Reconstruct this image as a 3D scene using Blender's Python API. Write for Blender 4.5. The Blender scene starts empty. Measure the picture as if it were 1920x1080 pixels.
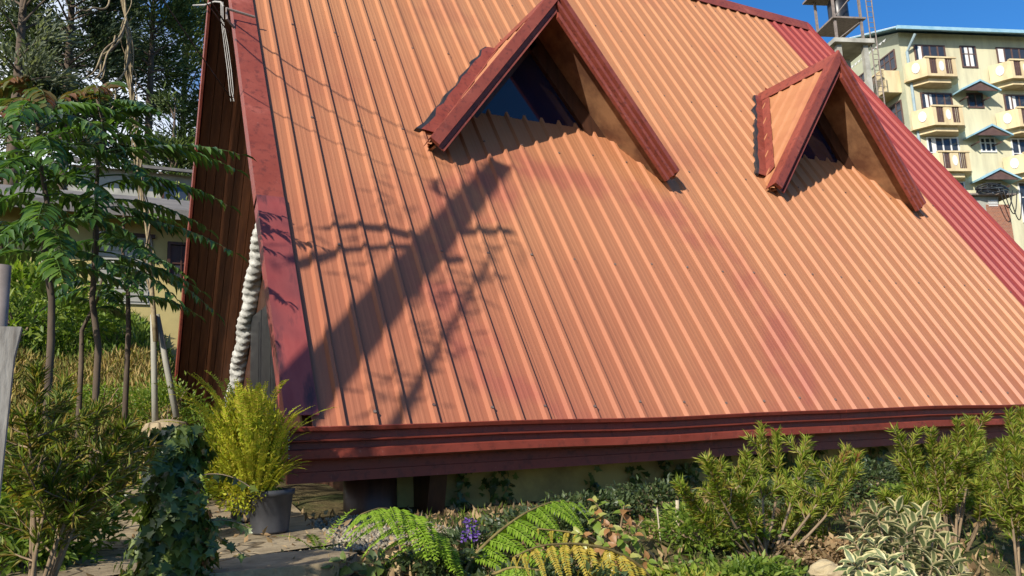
import bpy, math, random
import numpy as np
from mathutils import Matrix, Vector
R_ = math.radians
sc = bpy.context.scene
# ------------------------------------------------------------------ camera
CZ = 1.5                                   # eye height; ground below the camera is about 0
AX = np.array([[.888006, -.458024, -.040743],    # camera right in world
               [.045306, .175322, -.983468],     # camera down in world
               [.457595, .871479, .176438]])     # camera forward in world
FPX = 1515.0                               # focal length in pixels of a 1920 wide picture
cam = bpy.data.cameras.new('camera'); co = bpy.data.objects.new('camera', cam)
sc.collection.objects.link(co)
mw = Matrix.Identity(4)
for i in range(3):
    mw[i][0] = AX[0][i]; mw[i][1] = -AX[1][i]; mw[i][2] = -AX[2][i]
mw[2][3] = CZ
co.matrix_world = mw
cam.sensor_width = 36; cam.lens = FPX / 1920 * 36
cam.clip_start = .05; cam.clip_end = 5000
sc.camera = co
# ------------------------------------------------------------------ sun, sky, exposure
SUN = Vector((.727, .476, -.495)).normalized()      # direction the light travels
sl = bpy.data.lights.new('sun', 'SUN'); so = bpy.data.objects.new('sun', sl)
sc.collection.objects.link(so)
so.rotation_euler = SUN.to_track_quat('-Z', 'Y').to_euler()
so.location = (-20, -15, 30)
sl.energy = 4.2; sl.angle = R_(.55); sl.color = (1, .94, .84)
w = bpy.data.worlds.new('World'); sc.world = w; w.use_nodes = True
nt = w.node_tree; nt.nodes.clear()
sky = nt.nodes.new('ShaderNodeTexSky'); sky.sky_type = 'NISHITA'; sky.sun_disc = False
sky.sun_elevation = math.asin(-SUN.z)
sky.sun_rotation = math.atan2(-SUN.x, -SUN.y)
sky.altitude = 2000; sky.air_density = 1.0; sky.dust_density = .05; sky.ozone_density = 5.0
bg = nt.nodes.new('ShaderNodeBackground'); bg.inputs[1].default_value = .135
out = nt.nodes.new('ShaderNodeOutputWorld')
tc = nt.nodes.new('ShaderNodeTexCoord')
mp = nt.nodes.new('ShaderNodeMapping'); mp.inputs['Scale'].default_value = (1, 1, 2.2)
cn = nt.nodes.new('ShaderNodeTexNoise'); cn.inputs['Scale'].default_value = 2.4; cn.inputs['Detail'].default_value = 7
dv = nt.nodes.new('ShaderNodeVectorMath'); dv.operation = 'DOT_PRODUCT'; dv.inputs[1].default_value = (-.42, .18, -.12)   # a bank of cloud over one half of the sky
ad = nt.nodes.new('ShaderNodeMath'); ad.operation = 'ADD'
cr = nt.nodes.new('ShaderNodeValToRGB'); cr.color_ramp.elements[0].position = .56; cr.color_ramp.elements[1].position = .74
hs = nt.nodes.new('ShaderNodeHueSaturation'); hs.inputs['Saturation'].default_value = 1.2; hs.inputs['Value'].default_value = .9
mx = nt.nodes.new('ShaderNodeMix'); mx.data_type = 'RGBA'; mx.inputs[7].default_value = (5.6, 5.9, 6.4, 1)
nt.links.new(tc.outputs['Generated'], mp.inputs[0]); nt.links.new(mp.outputs[0], cn.inputs['Vector'])
nt.links.new(tc.outputs['Generated'], dv.inputs[0]); nt.links.new(dv.outputs['Value'], ad.inputs[0]); nt.links.new(cn.outputs['Fac'], ad.inputs[1])
nt.links.new(ad.outputs[0], cr.inputs[0]); nt.links.new(cr.outputs[0], mx.inputs[0])
nt.links.new(sky.outputs[0], hs.inputs['Color']); nt.links.new(hs.outputs[0], mx.inputs[6]); nt.links.new(mx.outputs[2], bg.inputs[0])
nt.links.new(bg.outputs[0], out.inputs[0])
sc.view_settings.view_transform = 'Standard'; sc.view_settings.look = 'None'
sc.view_settings.exposure = 0.6; sc.view_settings.gamma = 1.0; sc.view_settings.use_curve_mapping = False

rng = np.random.default_rng(7); random.seed(7)
C = sc.collection
# ------------------------------------------------------------------ helpers
def ray(px, py):
    return AX[0] * (px - 960) / FPX + AX[1] * (py - 540) / FPX + AX[2]
def at(px, py, Y):
    r = ray(px, py); p = r * (Y / r[1]); return np.array([p[0], p[1], p[2] + CZ])
def atx(px, py, X):
    r = ray(px, py); p = r * (X / r[0]); return np.array([p[0], p[1], p[2] + CZ])
def tag(o, label=None, cat=None, group=None, kind=None):
    if label: o['label'] = label
    if cat: o['category'] = cat
    if group: o['group'] = group
    if kind: o['kind'] = kind
    return o
def link(name, me, mat=None, parent=None, loc=None):
    o = bpy.data.objects.new(name, me); C.objects.link(o)
    if me is not None and mat is not None and not me.materials: me.materials.append(mat)
    if parent is not None: o.parent = parent
    if loc is not None: o.location = loc
    return o
def empty(name, loc=(0, 0, 0), label=None, cat=None, group=None, rz=0):
    o = bpy.data.objects.new(name, None); C.objects.link(o); o.location = loc; o.rotation_euler.z = rz
    o.empty_display_size = .2
    return tag(o, label, cat, group)
def npmesh(name, V, F, smooth=False):
    V = np.asarray(V, np.float32).reshape(-1, 3); F = np.asarray(F, np.int32); k = F.shape[1]
    me = bpy.data.meshes.new(name)
    me.vertices.add(len(V)); me.vertices.foreach_set('co', V.ravel())
    me.loops.add(F.size); me.loops.foreach_set('vertex_index', F.ravel())
    me.polygons.add(len(F)); me.polygons.foreach_set('loop_start', np.arange(len(F), dtype=np.int32) * k)
    if smooth: me.polygons.foreach_set('use_smooth', np.ones(len(F), bool))
    me.update(calc_edges=True); return me
class MB:
    def __init__(s): s.v = []; s.f = []
    def add(s, vs, fs):
        n = len(s.v); s.v += [tuple(float(c) for c in p) for p in vs]; s.f += [tuple(i + n for i in f) for f in fs]; return s
    def box(s, x0, x1, y0, y1, z0, z1):
        return s.add([(x0, y0, z0), (x1, y0, z0), (x1, y1, z0), (x0, y1, z0), (x0, y0, z1), (x1, y0, z1), (x1, y1, z1), (x0, y1, z1)],
                     [(0, 3, 2, 1), (4, 5, 6, 7), (0, 1, 5, 4), (1, 2, 6, 5), (2, 3, 7, 6), (3, 0, 4, 7)])
    def prism(s, poly, d):                    # poly: list of 3D points, d: extrusion vector
        n = len(poly); a = [np.array(p, float) for p in poly]; b = [p + np.array(d, float) for p in a]
        fs = [tuple(range(n))[::-1], tuple(range(n, 2 * n))]
        for i in range(n): j = (i + 1) % n; fs.append((i, j, n + j, n + i))
        return s.add(a + b, fs)
    def tube(s, pts, rad, seg=8, cap=True):
        pts = [np.array(p, float) for p in pts]; n = len(pts)
        if np.isscalar(rad): rad = [rad] * n
        vs = []; fs = []; ref = None
        for i, p in enumerate(pts):
            t = pts[min(i + 1, n - 1)] - pts[max(i - 1, 0)]; t = t / (np.linalg.norm(t) + 1e-9)
            if ref is None: ref = np.array([0, 0, 1.]) if abs(t[2]) < .9 else np.array([1., 0, 0])
            u = np.cross(t, ref); u /= np.linalg.norm(u) + 1e-9; v = np.cross(u, t); ref = v
            for k in range(seg):
                a = 2 * math.pi * k / seg; vs.append(p + rad[i] * (math.cos(a) * u + math.sin(a) * v))
        for i in range(n - 1):
            for k in range(seg):
                k2 = (k + 1) % seg; fs.append((i * seg + k, i * seg + k2, (i + 1) * seg + k2, (i + 1) * seg + k))
        if cap: fs += [tuple(range(seg))[::-1], tuple(range((n - 1) * seg, n * seg))]
        return s.add(vs, fs)
    def lathe(s, prof, c=(0, 0, 0), seg=20):
        vs = []; fs = []; n = len(prof)
        for r, z in prof:
            for k in range(seg):
                a = 2 * math.pi * k / seg; vs.append((c[0] + r * math.cos(a), c[1] + r * math.sin(a), c[2] + z))
        for i in range(n - 1):
            for k in range(seg):
                k2 = (k + 1) % seg; fs.append((i * seg + k, i * seg + k2, (i + 1) * seg + k2, (i + 1) * seg + k))
        fs += [tuple(range(seg))[::-1], tuple(range((n - 1) * seg, n * seg))]
        return s.add(vs, fs)
    def mesh(s, name, smooth=False):
        me = bpy.data.meshes.new(name); me.from_pydata(s.v, [], s.f)
        if smooth:
            for p in me.polygons: p.use_smooth = True
        me.update(); return me
    def build(s, name, mat, parent=None, smooth=False, loc=None):
        return link(name, s.mesh(name, smooth), mat, parent, loc)
def rel(pts, o): return [np.array(p) - np.array(o) for p in pts]

# ------------------------------------------------------------------ materials
def node_mat(name):
    m = bpy.data.materials.new(name); m.use_nodes = True; n = m.node_tree; n.nodes.clear()
    o = n.nodes.new('ShaderNodeOutputMaterial'); b = n.nodes.new('ShaderNodeBsdfPrincipled')
    n.links.new(b.outputs[0], o.inputs[0]); return m, n, b, o
def ramp(n, src, cols):
    r = n.nodes.new('ShaderNodeValToRGB'); e = r.color_ramp.elements
    while len(e) < len(cols): e.new(.5)
    for x, (p, c) in zip(e, cols): x.position = p; x.color = (*c, 1)
    n.links.new(src, r.inputs[0]); return r.outputs[0]
def noise(n, scale, detail=5, rough=.6, stretch=(1, 1, 1), rot=(0, 0, 0), coord='Object'):
    t = n.nodes.new('ShaderNodeTexCoord'); mp = n.nodes.new('ShaderNodeMapping'); mp.inputs['Scale'].default_value = stretch
    mp.inputs['Rotation'].default_value = rot
    if coord == 'World':
        g = n.nodes.new('ShaderNodeNewGeometry'); n.links.new(g.outputs['Position'], mp.inputs[0])
    else: n.links.new(t.outputs[coord], mp.inputs[0])
    x = n.nodes.new('ShaderNodeTexNoise'); x.inputs['Scale'].default_value = scale; x.inputs['Detail'].default_value = detail
    x.inputs['Roughness'].default_value = rough; n.links.new(mp.outputs[0], x.inputs['Vector']); return x.outputs['Fac']
def mixc(n, fac, a, b, mode='MIX'):
    m = n.nodes.new('ShaderNodeMix'); m.data_type = 'RGBA'; m.blend_type = mode
    for i, s in ((0, fac), (6, a), (7, b)):
        if isinstance(s, (int, float)): m.inputs[i].default_value = s
        elif isinstance(s, tuple): m.inputs[i].default_value = (*s, 1)
        else: n.links.new(s, m.inputs[i])
    return m.outputs[2]
def math_(n, op, a, b=None):
    m = n.nodes.new('ShaderNodeMath'); m.operation = op
    for i, s in ((0, a), (1, b)):
        if s is None: continue
        if isinstance(s, (int, float)): m.inputs[i].default_value = s
        else: n.links.new(s, m.inputs[i])
    return m.outputs[0]
def bump(n, b, src, strength=.3, dist=.02):
    k = n.nodes.new('ShaderNodeBump'); k.inputs['Strength'].default_value = strength; k.inputs['Distance'].default_value = dist
    n.links.new(src, k.inputs['Height']); n.links.new(k.outputs[0], b.inputs['Normal'])
def simple(name, c1, c2=None, scale=6, rough=.6, bmp=.2, dist=.01, stretch=(1, 1, 1), metal=0, spec=.4, coord='Object', lo=.35, hi=.65):
    m, n, b, o = node_mat(name); c2 = c2 or tuple(x * .75 for x in c1)
    f = noise(n, scale, 6, .62, stretch, coord=coord)
    n.links.new(ramp(n, f, [(lo, c1), (hi, c2)]), b.inputs['Base Color'])
    b.inputs['Roughness'].default_value = rough; b.inputs['Metallic'].default_value = metal; b.inputs['Specular IOR Level'].default_value = spec
    if bmp: bump(n, b, f, bmp, dist)
    return m
def leafmat(name, cols, rough=.45, trans=.35, spec=.4, tcol=None, clump=0):
    m, n, b, o = node_mat(name)
    g = n.nodes.new('ShaderNodeNewGeometry'); src = g.outputs['Random Per Island']
    if clump:
        src = math_(n, 'ADD', math_(n, 'MULTIPLY', src, .5), math_(n, 'MULTIPLY', noise(n, clump, 3, .5, coord='World'), .5))
    k = len(cols); c = ramp(n, src, [((i + .5) / k if not clump else .25 + .5 * (i + .5) / k, cc) for i, cc in enumerate(cols)])
    n.links.new(c, b.inputs['Base Color']); b.inputs['Roughness'].default_value = rough; b.inputs['Specular IOR Level'].default_value = spec
    t = n.nodes.new('ShaderNodeBsdfTranslucent'); n.links.new(mixc(n, 1.0, c, tcol or (1.5, 1.6, .7), 'MULTIPLY'), t.inputs[0])
    s = n.nodes.new('ShaderNodeMixShader'); s.inputs[0].default_value = trans
    n.links.new(b.outputs[0], s.inputs[1]); n.links.new(t.outputs[0], s.inputs[2]); n.links.new(s.outputs[0], o.inputs[0]); return m

ARC = (3.86, 1.14, 1.6)
def roofmat(name, base, faded, dark, low, spots=.5, shade_col=(.30, .075, .055)):
    m, n, b, o = node_mat(name)
    st = noise(n, 9, 5, .6, (1.0, .05, .05), coord='World')               # streaks down the slope
    big = noise(n, .55, 4, .55, (1, 1, 1), coord='World')
    fine = noise(n, 26, 4, .7, (1, .08, .08), coord='World')
    c = ramp(n, st, [(.3, base), (.62, faded)])
    g = n.nodes.new('ShaderNodeNewGeometry'); sx = n.nodes.new('ShaderNodeSeparateXYZ'); n.links.new(g.outputs['Position'], sx.inputs[0])
    # the colour turns redder low down and towards the gable end
    hgt = math_(n, 'ADD', math_(n, 'MULTIPLY', sx.outputs['Z'], .16), math_(n, 'MULTIPLY', sx.outputs['X'], .075))
    fac = math_(n, 'ADD', math_(n, 'MULTIPLY', big, 1.1), hgt)
    lowf = ramp(n, fac, [(.72, (1, 1, 1)), (1.45 if False else 1.0, (0, 0, 0))])
    lo2 = n.nodes.new('ShaderNodeMapRange'); lo2.inputs[1].default_value = .95; lo2.inputs[2].default_value = 1.75; lo2.inputs[3].default_value = .85; lo2.inputs[4].default_value = 0
    n.links.new(fac, lo2.inputs[0])
    c = mixc(n, lo2.outputs[0], c, low)
    bl = noise(n, .75, 6, .62, (.8, 1, 1), coord='World')                  # irregular redder blotches over the roof colour
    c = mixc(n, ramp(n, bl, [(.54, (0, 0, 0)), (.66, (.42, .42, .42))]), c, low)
    # soft tree shadow put into the colour, a curved redder band mid-slope
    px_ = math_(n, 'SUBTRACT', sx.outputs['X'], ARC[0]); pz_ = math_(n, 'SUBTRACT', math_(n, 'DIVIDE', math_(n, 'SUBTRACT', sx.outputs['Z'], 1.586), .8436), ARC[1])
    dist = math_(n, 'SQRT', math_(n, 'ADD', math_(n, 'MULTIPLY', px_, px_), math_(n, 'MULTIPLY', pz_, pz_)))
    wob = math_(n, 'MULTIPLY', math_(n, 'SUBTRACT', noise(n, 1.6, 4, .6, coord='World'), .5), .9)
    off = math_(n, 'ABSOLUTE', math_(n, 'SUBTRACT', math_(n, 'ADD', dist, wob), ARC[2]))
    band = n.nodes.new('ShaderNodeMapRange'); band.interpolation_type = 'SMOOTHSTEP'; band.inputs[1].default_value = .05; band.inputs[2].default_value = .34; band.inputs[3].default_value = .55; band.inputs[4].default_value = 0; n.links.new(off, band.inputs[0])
    c = mixc(n, math_(n, 'MULTIPLY', band.outputs[0], ramp(n, noise(n, 2.6, 3, .6, coord='World'), [(.4, (.15, .15, .15)), (.58, (1, 1, 1))])), c, shade_col)
    d = ramp(n, fine, [(.62, (0, 0, 0)), (.85, (1, 1, 1))])
    c = mixc(n, math_(n, 'MULTIPLY', d, spots), c, dark)
    n.links.new(c, b.inputs['Base Color'])
    r = n.nodes.new('ShaderNodeMapRange'); r.inputs[3].default_value = .42; r.inputs[4].default_value = .6
    n.links.new(big, r.inputs[0]); n.links.new(r.outputs[0], b.inputs['Roughness']); b.inputs['Specular IOR Level'].default_value = .35
    bump(n, b, noise(n, 3.5, 3, .5, (1, .35, .35), coord='World'), .4, .014)
    return m
M = {}
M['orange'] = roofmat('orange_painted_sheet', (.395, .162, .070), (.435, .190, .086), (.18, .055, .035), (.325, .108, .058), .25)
M['redsheet'] = roofmat('red_painted_sheet', (.25, .038, .03), (.30, .052, .04), (.12, .022, .016), (.24, .036, .03), .25)
def wornred(name, c1, c2, dark, amt):
    m, n, b, o = node_mat(name); f = noise(n, 2.2, 6, .65, coord='World'); g2 = noise(n, 17, 5, .7, coord='World'); g3 = noise(n, 45, 3, .7, (1, 1, .3), coord='World')
    c = ramp(n, f, [(.32, c1), (.6, c2), (.74, tuple(x * 1.25 + .03 for x in c2))])
    c = mixc(n, math_(n, 'MULTIPLY', ramp(n, g2, [(.52, (0, 0, 0)), (.64, (1, 1, 1))]), amt), c, dark)
    c = mixc(n, math_(n, 'MULTIPLY', ramp(n, g3, [(.66, (0, 0, 0)), (.74, (1, 1, 1))]), amt * .8), c, (.42, .2, .15))
    n.links.new(c, b.inputs['Base Color']); n.links.new(ramp(n, f, [(.3, (.38, .38, .38)), (.7, (.62, .62, .62))]), b.inputs['Roughness'])
    b.inputs['Specular IOR Level'].default_value = .35; bump(n, b, noise(n, 5, 2, .5, coord='World'), .3, .012); return m
M['red'] = wornred('worn_red_trim', (.20, .042, .026), (.265, .062, .04), (.08, .022, .018), .6)
M['redgutter'] = wornred('worn_red_gutter', (.185, .034, .021), (.245, .048, .03), (.075, .02, .015), .55)
def scuffed():
    m, n, b, o = node_mat('scuffed_red_trim')
    f = noise(n, 5, 5, .65, (1, .25, .25), coord='World'); g2 = noise(n, 1.1, 3, .5, coord='World')
    c = ramp(n, f, [(.36, (.24, .042, .036)), (.52, (.29, .06, .05)), (.64, (.06, .022, .024))])
    c = mixc(n, ramp(n, g2, [(.47, (0, 0, 0)), (.6, (.75, .75, .75))]), c, (.10, .034, .036))
    n.links.new(c, b.inputs['Base Color']); b.inputs['Roughness'].default_value = .5; bump(n, b, f, .15, .01); return m
M['scuff'] = scuffed()
M['plank'] = simple('varnished_plank', (.15, .055, .021), (.075, .027, .012), 4, .45, .25, .01, stretch=(6, .6, .6), coord='World')
M['ply'] = simple('stained_plywood', (.33, .17, .08), (.14, .06, .03), 2.6, .7, .3, .01, coord='World', lo=.38, hi=.62)
M['darkwood'] = simple('dark_wood', (.075, .03, .016), (.04, .017, .01), 5, .5, .2, .01, stretch=(4, 4, .5))
M['wallyellow'] = simple('mildewed_yellow_render', (.52, .37, .12), (.2, .14, .055), 2.2, .85, .35, .01, coord='World', lo=.4, hi=.7)
M['plaster'] = simple('white_plaster', (.6, .58, .52), (.3, .29, .26), 9, .8, .6, .03)
M['black'] = simple('black_metal', (.02, .02, .022), (.035, .035, .035), 8, .4, .05)
M['screw'] = simple('screw_head', (.10, .05, .04), (.2, .15, .12), 30, .5, 0)
def glassmat(name, col, rough=.04):
    m, n, b, o = node_mat(name); f = noise(n, 2, 2)
    n.links.new(ramp(n, f, [(.3, col), (.7, tuple(c * 1.25 for c in col))]), b.inputs['Base Color'])
    b.inputs['Roughness'].default_value = rough; b.inputs['Specular IOR Level'].default_value = .6; return m
M['glass'] = glassmat('dark_window_glass', (.012, .012, .03))

# ------------------------------------------------------------------ terrain
def sstep(a, b, x): t = np.clip((x - a) / (b - a), 0, 1); return t * t * (3 - 2 * t)
def gz(x, y):
    x = np.asarray(x, float); y = np.asarray(y, float)
    base = .15 + .85 * sstep(.6, 3.2, y)                      # the garden terrace rises from the viewer
    base = base + np.clip(y - 4.6, 0, 4.5) * .05 * (1 - sstep(1.2, 3, x))
    y0 = 8.2 + 6.3 * sstep(.6, 2.2, x)
    h = np.clip(y - y0, 0, None)
    hill = np.where(h < 10, h * .31, 3.1 + (h - 10) * .24); hill = np.minimum(hill, 8.6 + .01 * (h - 30).clip(0))
    bank = .12 * np.sin(x * 1.7 + y * .9) * sstep(8, 10, y)
    left = .3 * sstep(-.3, -1.6, x) * sstep(3.5, 6, y)
    return base + hill + bank + left
xs = np.concatenate([-np.geomspace(3, 1800, 26)[::-1], np.linspace(-2.8, 12, 75), np.geomspace(12.5, 1800, 26)])
ys = np.concatenate([-np.geomspace(3, 900, 18)[::-1], np.linspace(-2.5, 22, 99), np.geomspace(22.5, 2200, 40)])
X, Yg = np.meshgrid(xs, ys); Z = gz(X, Yg) + rng.normal(0, .012, X.shape) * (np.abs(X) < 14)
nx, ny = len(xs), len(ys); idx = np.arange(nx * ny).reshape(ny, nx)
F = np.stack([idx[:-1, :-1], idx[:-1, 1:], idx[1:, 1:], idx[1:, :-1]], -1).reshape(-1, 4)
def groundmat():
    m, n, b, o = node_mat('garden_soil'); f = noise(n, 1.3, 6, .65, coord='World'); g = noise(n, 14, 5, .7, coord='World')
    c = ramp(n, f, [(.36, (.07, .05, .028)), (.5, (.13, .105, .05)), (.62, (.06, .075, .025)), (.74, (.17, .13, .06))])
    c = mixc(n, .6, c, ramp(n, g, [(.3, (.3, .28, .25)), (.7, (1.3, 1.25, 1.1))]), 'MULTIPLY')
    n.links.new(c, b.inputs['Base Color']); b.inputs['Roughness'].default_value = .95; b.inputs['Specular IOR Level'].default_value = .1
    bump(n, b, g, .8, .05); return m
M['soil'] = groundmat()
tag(link('ground', npmesh('ground', np.stack([X, Yg, Z], -1), F, True), M['soil']), kind='structure')
# concrete path beside the gable end
def concretemat():
    m, n, b, o = node_mat('old_concrete'); f = noise(n, 2.6, 7, .7, coord='World'); g = noise(n, 19, 5, .7, coord='World')
    c = ramp(n, f, [(.33, (.12, .09, .055)), (.46, (.27, .21, .13)), (.62, (.38, .30, .19))]); c = mixc(n, .5, c, ramp(n, g, [(.3, (.45, .43, .4)), (.65, (1.2, 1.18, 1.12))]), 'MULTIPLY')
    ge = n.nodes.new('ShaderNodeNewGeometry'); v = n.nodes.new('ShaderNodeTexVoronoi'); v.feature = 'DISTANCE_TO_EDGE'; v.inputs['Scale'].default_value = 1.7
    vm = n.nodes.new('ShaderNodeVectorMath'); vm.operation = 'ADD'; ns = n.nodes.new('ShaderNodeTexNoise'); ns.inputs['Scale'].default_value = 3; n.links.new(ge.outputs['Position'], ns.inputs['Vector'])
    sc_ = n.nodes.new('ShaderNodeVectorMath'); sc_.operation = 'SCALE'; sc_.inputs['Scale'].default_value = .35; n.links.new(ns.outputs['Color'], sc_.inputs[0])
    n.links.new(ge.outputs['Position'], vm.inputs[0]); n.links.new(sc_.outputs[0], vm.inputs[1]); n.links.new(vm.outputs[0], v.inputs['Vector'])
    k = ramp(n, v.outputs['Distance'], [(.0, (.25, .22, .18)), (.018, (1, 1, 1))]); c = mixc(n, 1.0, c, k, 'MULTIPLY')
    n.links.new(c, b.inputs['Base Color']); b.inputs['Roughness'].default_value = .92; b.inputs['Specular IOR Level'].default_value = .2; bump(n, b, mixc(n, .5, g, k), .7, .02); return m
M['concrete'] = concretemat()
def sheet(name, poly, z_off, mat, n=24, m=24):
    # poly: four corners (x,y) bilinear, laid on the terrain
    V = []
    for j in range(m + 1):
        for i in range(n + 1):
            a, b = i / n, j / m
            p = (np.array(poly[0]) * (1 - a) + np.array(poly[1]) * a) * (1 - b) + (np.array(poly[3]) * (1 - a) + np.array(poly[2]) * a) * b
            e = .05 * math.sin(7 * a + 3 * b) * (1 if i in (0, n) else 0)
            V.append((p[0] + e, p[1], float(gz(p[0], p[1])) + z_off))
    ii = np.arange((n + 1) * (m + 1)).reshape(m + 1, n + 1)
    return link(name, npmesh(name, V, np.stack([ii[:-1, :-1], ii[:-1, 1:], ii[1:, 1:], ii[1:, :-1]], -1).reshape(-1, 4), True), mat)
tag(sheet('concrete_path', [(-1.6, 3.0), (1.0, 3.75), (1.45, 8.3), (-.6, 8.3)], .04, M['concrete']), kind='structure')

# ------------------------------------------------------------------ the A-frame house
TH = R_(57.52); ct, st = math.cos(TH), math.sin(TH)
EY, EZ = 4.8127, 1.586                     # eave line
XL, XR = .985, 10.62; SL = 7.8             # rakes, slope length
RY, RZ = EY + SL * ct, EZ + SL * st        # ridge
def RP(x, s, h=0.): return np.array([x, EY + s * ct - h * st, EZ + s * st + h * ct])        # point on the near slope
def FP(x, s, h=0.): return np.array([x, 2 * RY - EY - s * ct + h * st, EZ + s * st + h * ct])  # far slope
house = empty('a_frame_house', (5.8, RY, 1.0), 'steep A-frame house with ribbed orange metal roof, red trim and two dormers', 'house')
HO = np.array(house.location)
def hb(mb, name, mat, parent=None, smooth=False):      # world-coordinate mesh as a child of the house
    me = mb.mesh(name, smooth); o = link(name, me, mat, parent or house)
    o.matrix_parent_inverse = Matrix.Translation(-Vector(HO)); return o
def sub(mb, name, mat, parent, smooth=False):
    me = mb.mesh(name, smooth); return link(name, me, mat, parent)
PIT = .2
def profile(x0, x1, x_ref=2.348):
    # ribs at x_ref + k*PIT; returns list of (x, h)
    pts = []
    k0 = math.floor((x0 - x_ref) / PIT) - 1; k1 = math.ceil((x1 - x_ref) / PIT) + 1
    for k in range(k0, k1 + 1):
        c = x_ref + k * PIT
        pts += [(c - .030, 0), (c - .012, .027), (c + .012, .027), (c + .026, 0),
                (c + .072, 0), (c + .078, .0012), (c + .088, .0012), (c + .094, 0),
                (c + .112, 0), (c + .118, .0012), (c + .128, .0012), (c + .134, 0)]
    out = [p for p in pts if x0 < p[0] < x1]
    def hh(x):
        for a, b in zip(pts, pts[1:]):
            if a[0] <= x <= b[0]: return a[1] + (b[1] - a[1]) * (x - a[0]) / (b[0] - a[0] + 1e-9)
        return 0
    return [(x0, hh(x0))] + out + [(x1, hh(x1))]
def sheet_mesh(x0, x1, s0, s1, fn, lift=0., nseg=1, th=.0016, lap=.006):
    P = profile(x0, x1); mb = MB(); n = len(P)
    vs = []
    for d in (0, -th):
        for j in range(nseg + 1):
            s = s0 + (s1 - s0) * j / nseg
            vs += [fn(x, s, h + lift + d + lap * (x - x0) / (x1 - x0)) for x, h in P]
    fs = []; L = (nseg + 1) * n
    for j in range(nseg):
        for i in range(n - 1):
            a = j * n + i; fs.append((a, a + 1, a + n + 1, a + n)); fs.append((L + a, L + a + n, L + a + n + 1, L + a + 1))
        a = j * n; fs.append((a, a + n, L + a + n, L + a)); a = j * n + n - 1; fs.append((a, L + a, L + a + n, a + n))
    for i in range(n - 1):
        fs.append((i, L + i, L + i + 1, i + 1)); a = nseg * n + i; fs.append((a, a + 1, L + a + 1, L + a))
    return mb.add(vs, fs)
edges = [1.16] + [2.348 + PIT * k + .03 for k in range(-2, 35, 4)] + [2.348 + PIT * 36 + .03, XR - .03]
for i, (a, b) in enumerate(zip(edges, edges[1:])):
    last = i == len(edges) - 2
    mb = sheet_mesh(a - .0 , b + .03 if not last else b, -.05 + random.uniform(-.012, .004), SL - .03, RP, .002 * (i % 2) + (.004 if last else 0), 1)
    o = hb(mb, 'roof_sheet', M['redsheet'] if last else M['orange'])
    if last: o['label'] = 'red sheet at the roof end'
    sm = MB()
    for k in range(-6, 44, 2):
        c = 2.348 + PIT * k
        if not (a - .02 < c - .02 < b - .02): continue
        for s in (.09, 1.55, 3.05, 4.5, 5.95, 7.35):
            ss = s + random.uniform(-.03, .03); q = RP(c + random.uniform(-.004, .004), ss, .024 + .006)
            sm.prism([q + np.array([.011 * math.cos(t), -.0, 0]) + (RP(0, 1) - RP(0, 0)) * .011 * math.sin(t) for t in np.linspace(0, 5.236, 6)], (RP(0, 0, 1) - RP(0, 0, 0)) * .009)
    if sm.v: tag(sub(sm, 'screws', M['screw'], o), kind='stuff')
# structural deck under the sheets, both slopes
dk = MB().prism([RP(1.95, -.02, -.03), RP(1.95, SL, -.03), RP(1.95, SL - .2, -.15), RP(1.95, -.02, -.15)], (XR - .1 - 1.95, 0, 0)); hb(dk, 'roof_deck', M['darkwood'])
dk = MB().prism([FP(1.95, -.02, -.03), FP(1.95, SL, -.03), FP(1.95, SL - .2, -.15), FP(1.95, -.02, -.15)], (XR - .1 - 1.95, 0, 0)); hb(dk, 'roof_deck', M['darkwood'])
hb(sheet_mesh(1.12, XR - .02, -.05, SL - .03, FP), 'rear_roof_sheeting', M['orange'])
# planks lining the underside of the gable overhang, on both slopes
pw = .118
for k in range(7):
    x0 = 1.12 + k * pw
    p = MB().prism([FP(x0, -.02, -.03), FP(x0, SL - .1, -.03), FP(x0, SL - .16, -.03 - .045), FP(x0, -.02, -.03 - .045 - random.uniform(0, .004))], (pw - .007, 0, 0)); hb(p, 'soffit_plank', M['plank'])
    p = MB().prism([RP(x0, -.02, -.03), RP(x0, SL - .1, -.03), RP(x0, SL - .16, -.075), RP(x0, -.02, -.075)], (pw - .007, 0, 0)); hb(p, 'soffit_plank', M['plank'])
# rake trims
def rake(fn, s0, s1, name, mat, x0=XL + .02, w=.2, d=.075, lift=.034, sag=0):
    t = .004
    prof = [(x0, -d), (x0, lift), (x0 + w, lift - .004), (x0 + w, lift - .010), (x0 + t, lift - t), (x0 + t, -d)]
    mb = MB(); A = [fn(x, s0, h) for x, h in prof]; B = [fn(x, s1, h + sag) for x, h in prof]; n = len(prof)
    fs = [tuple(range(n)), tuple(range(n, 2 * n))[::-1]]
    for i in range(n): j = (i + 1) % n; fs.append((i, n + i, n + j, j))
    return hb(mb.add(A + B, fs), name, mat)
rake(RP, .055, 1.98, 'rake_trim', M['scuff'], lift=.042)['label'] = 'scuffed lower length of red rake trim'
rake(RP, 1.93, SL - .02, 'rake_trim', M['red'], lift=.036)
fr = rake(FP, -.1, SL - .02, 'rake_trim', M['red'], x0=1.07, w=.2, d=.15)
hb(MB().prism([FP(1.062, -.1, -.185), FP(1.062, SL - .25, -.185), FP(1.062, SL - .25, -.16), FP(1.062, -.1, -.16)], (.03, 0, 0)), 'drip_edge', M['red'])
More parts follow.
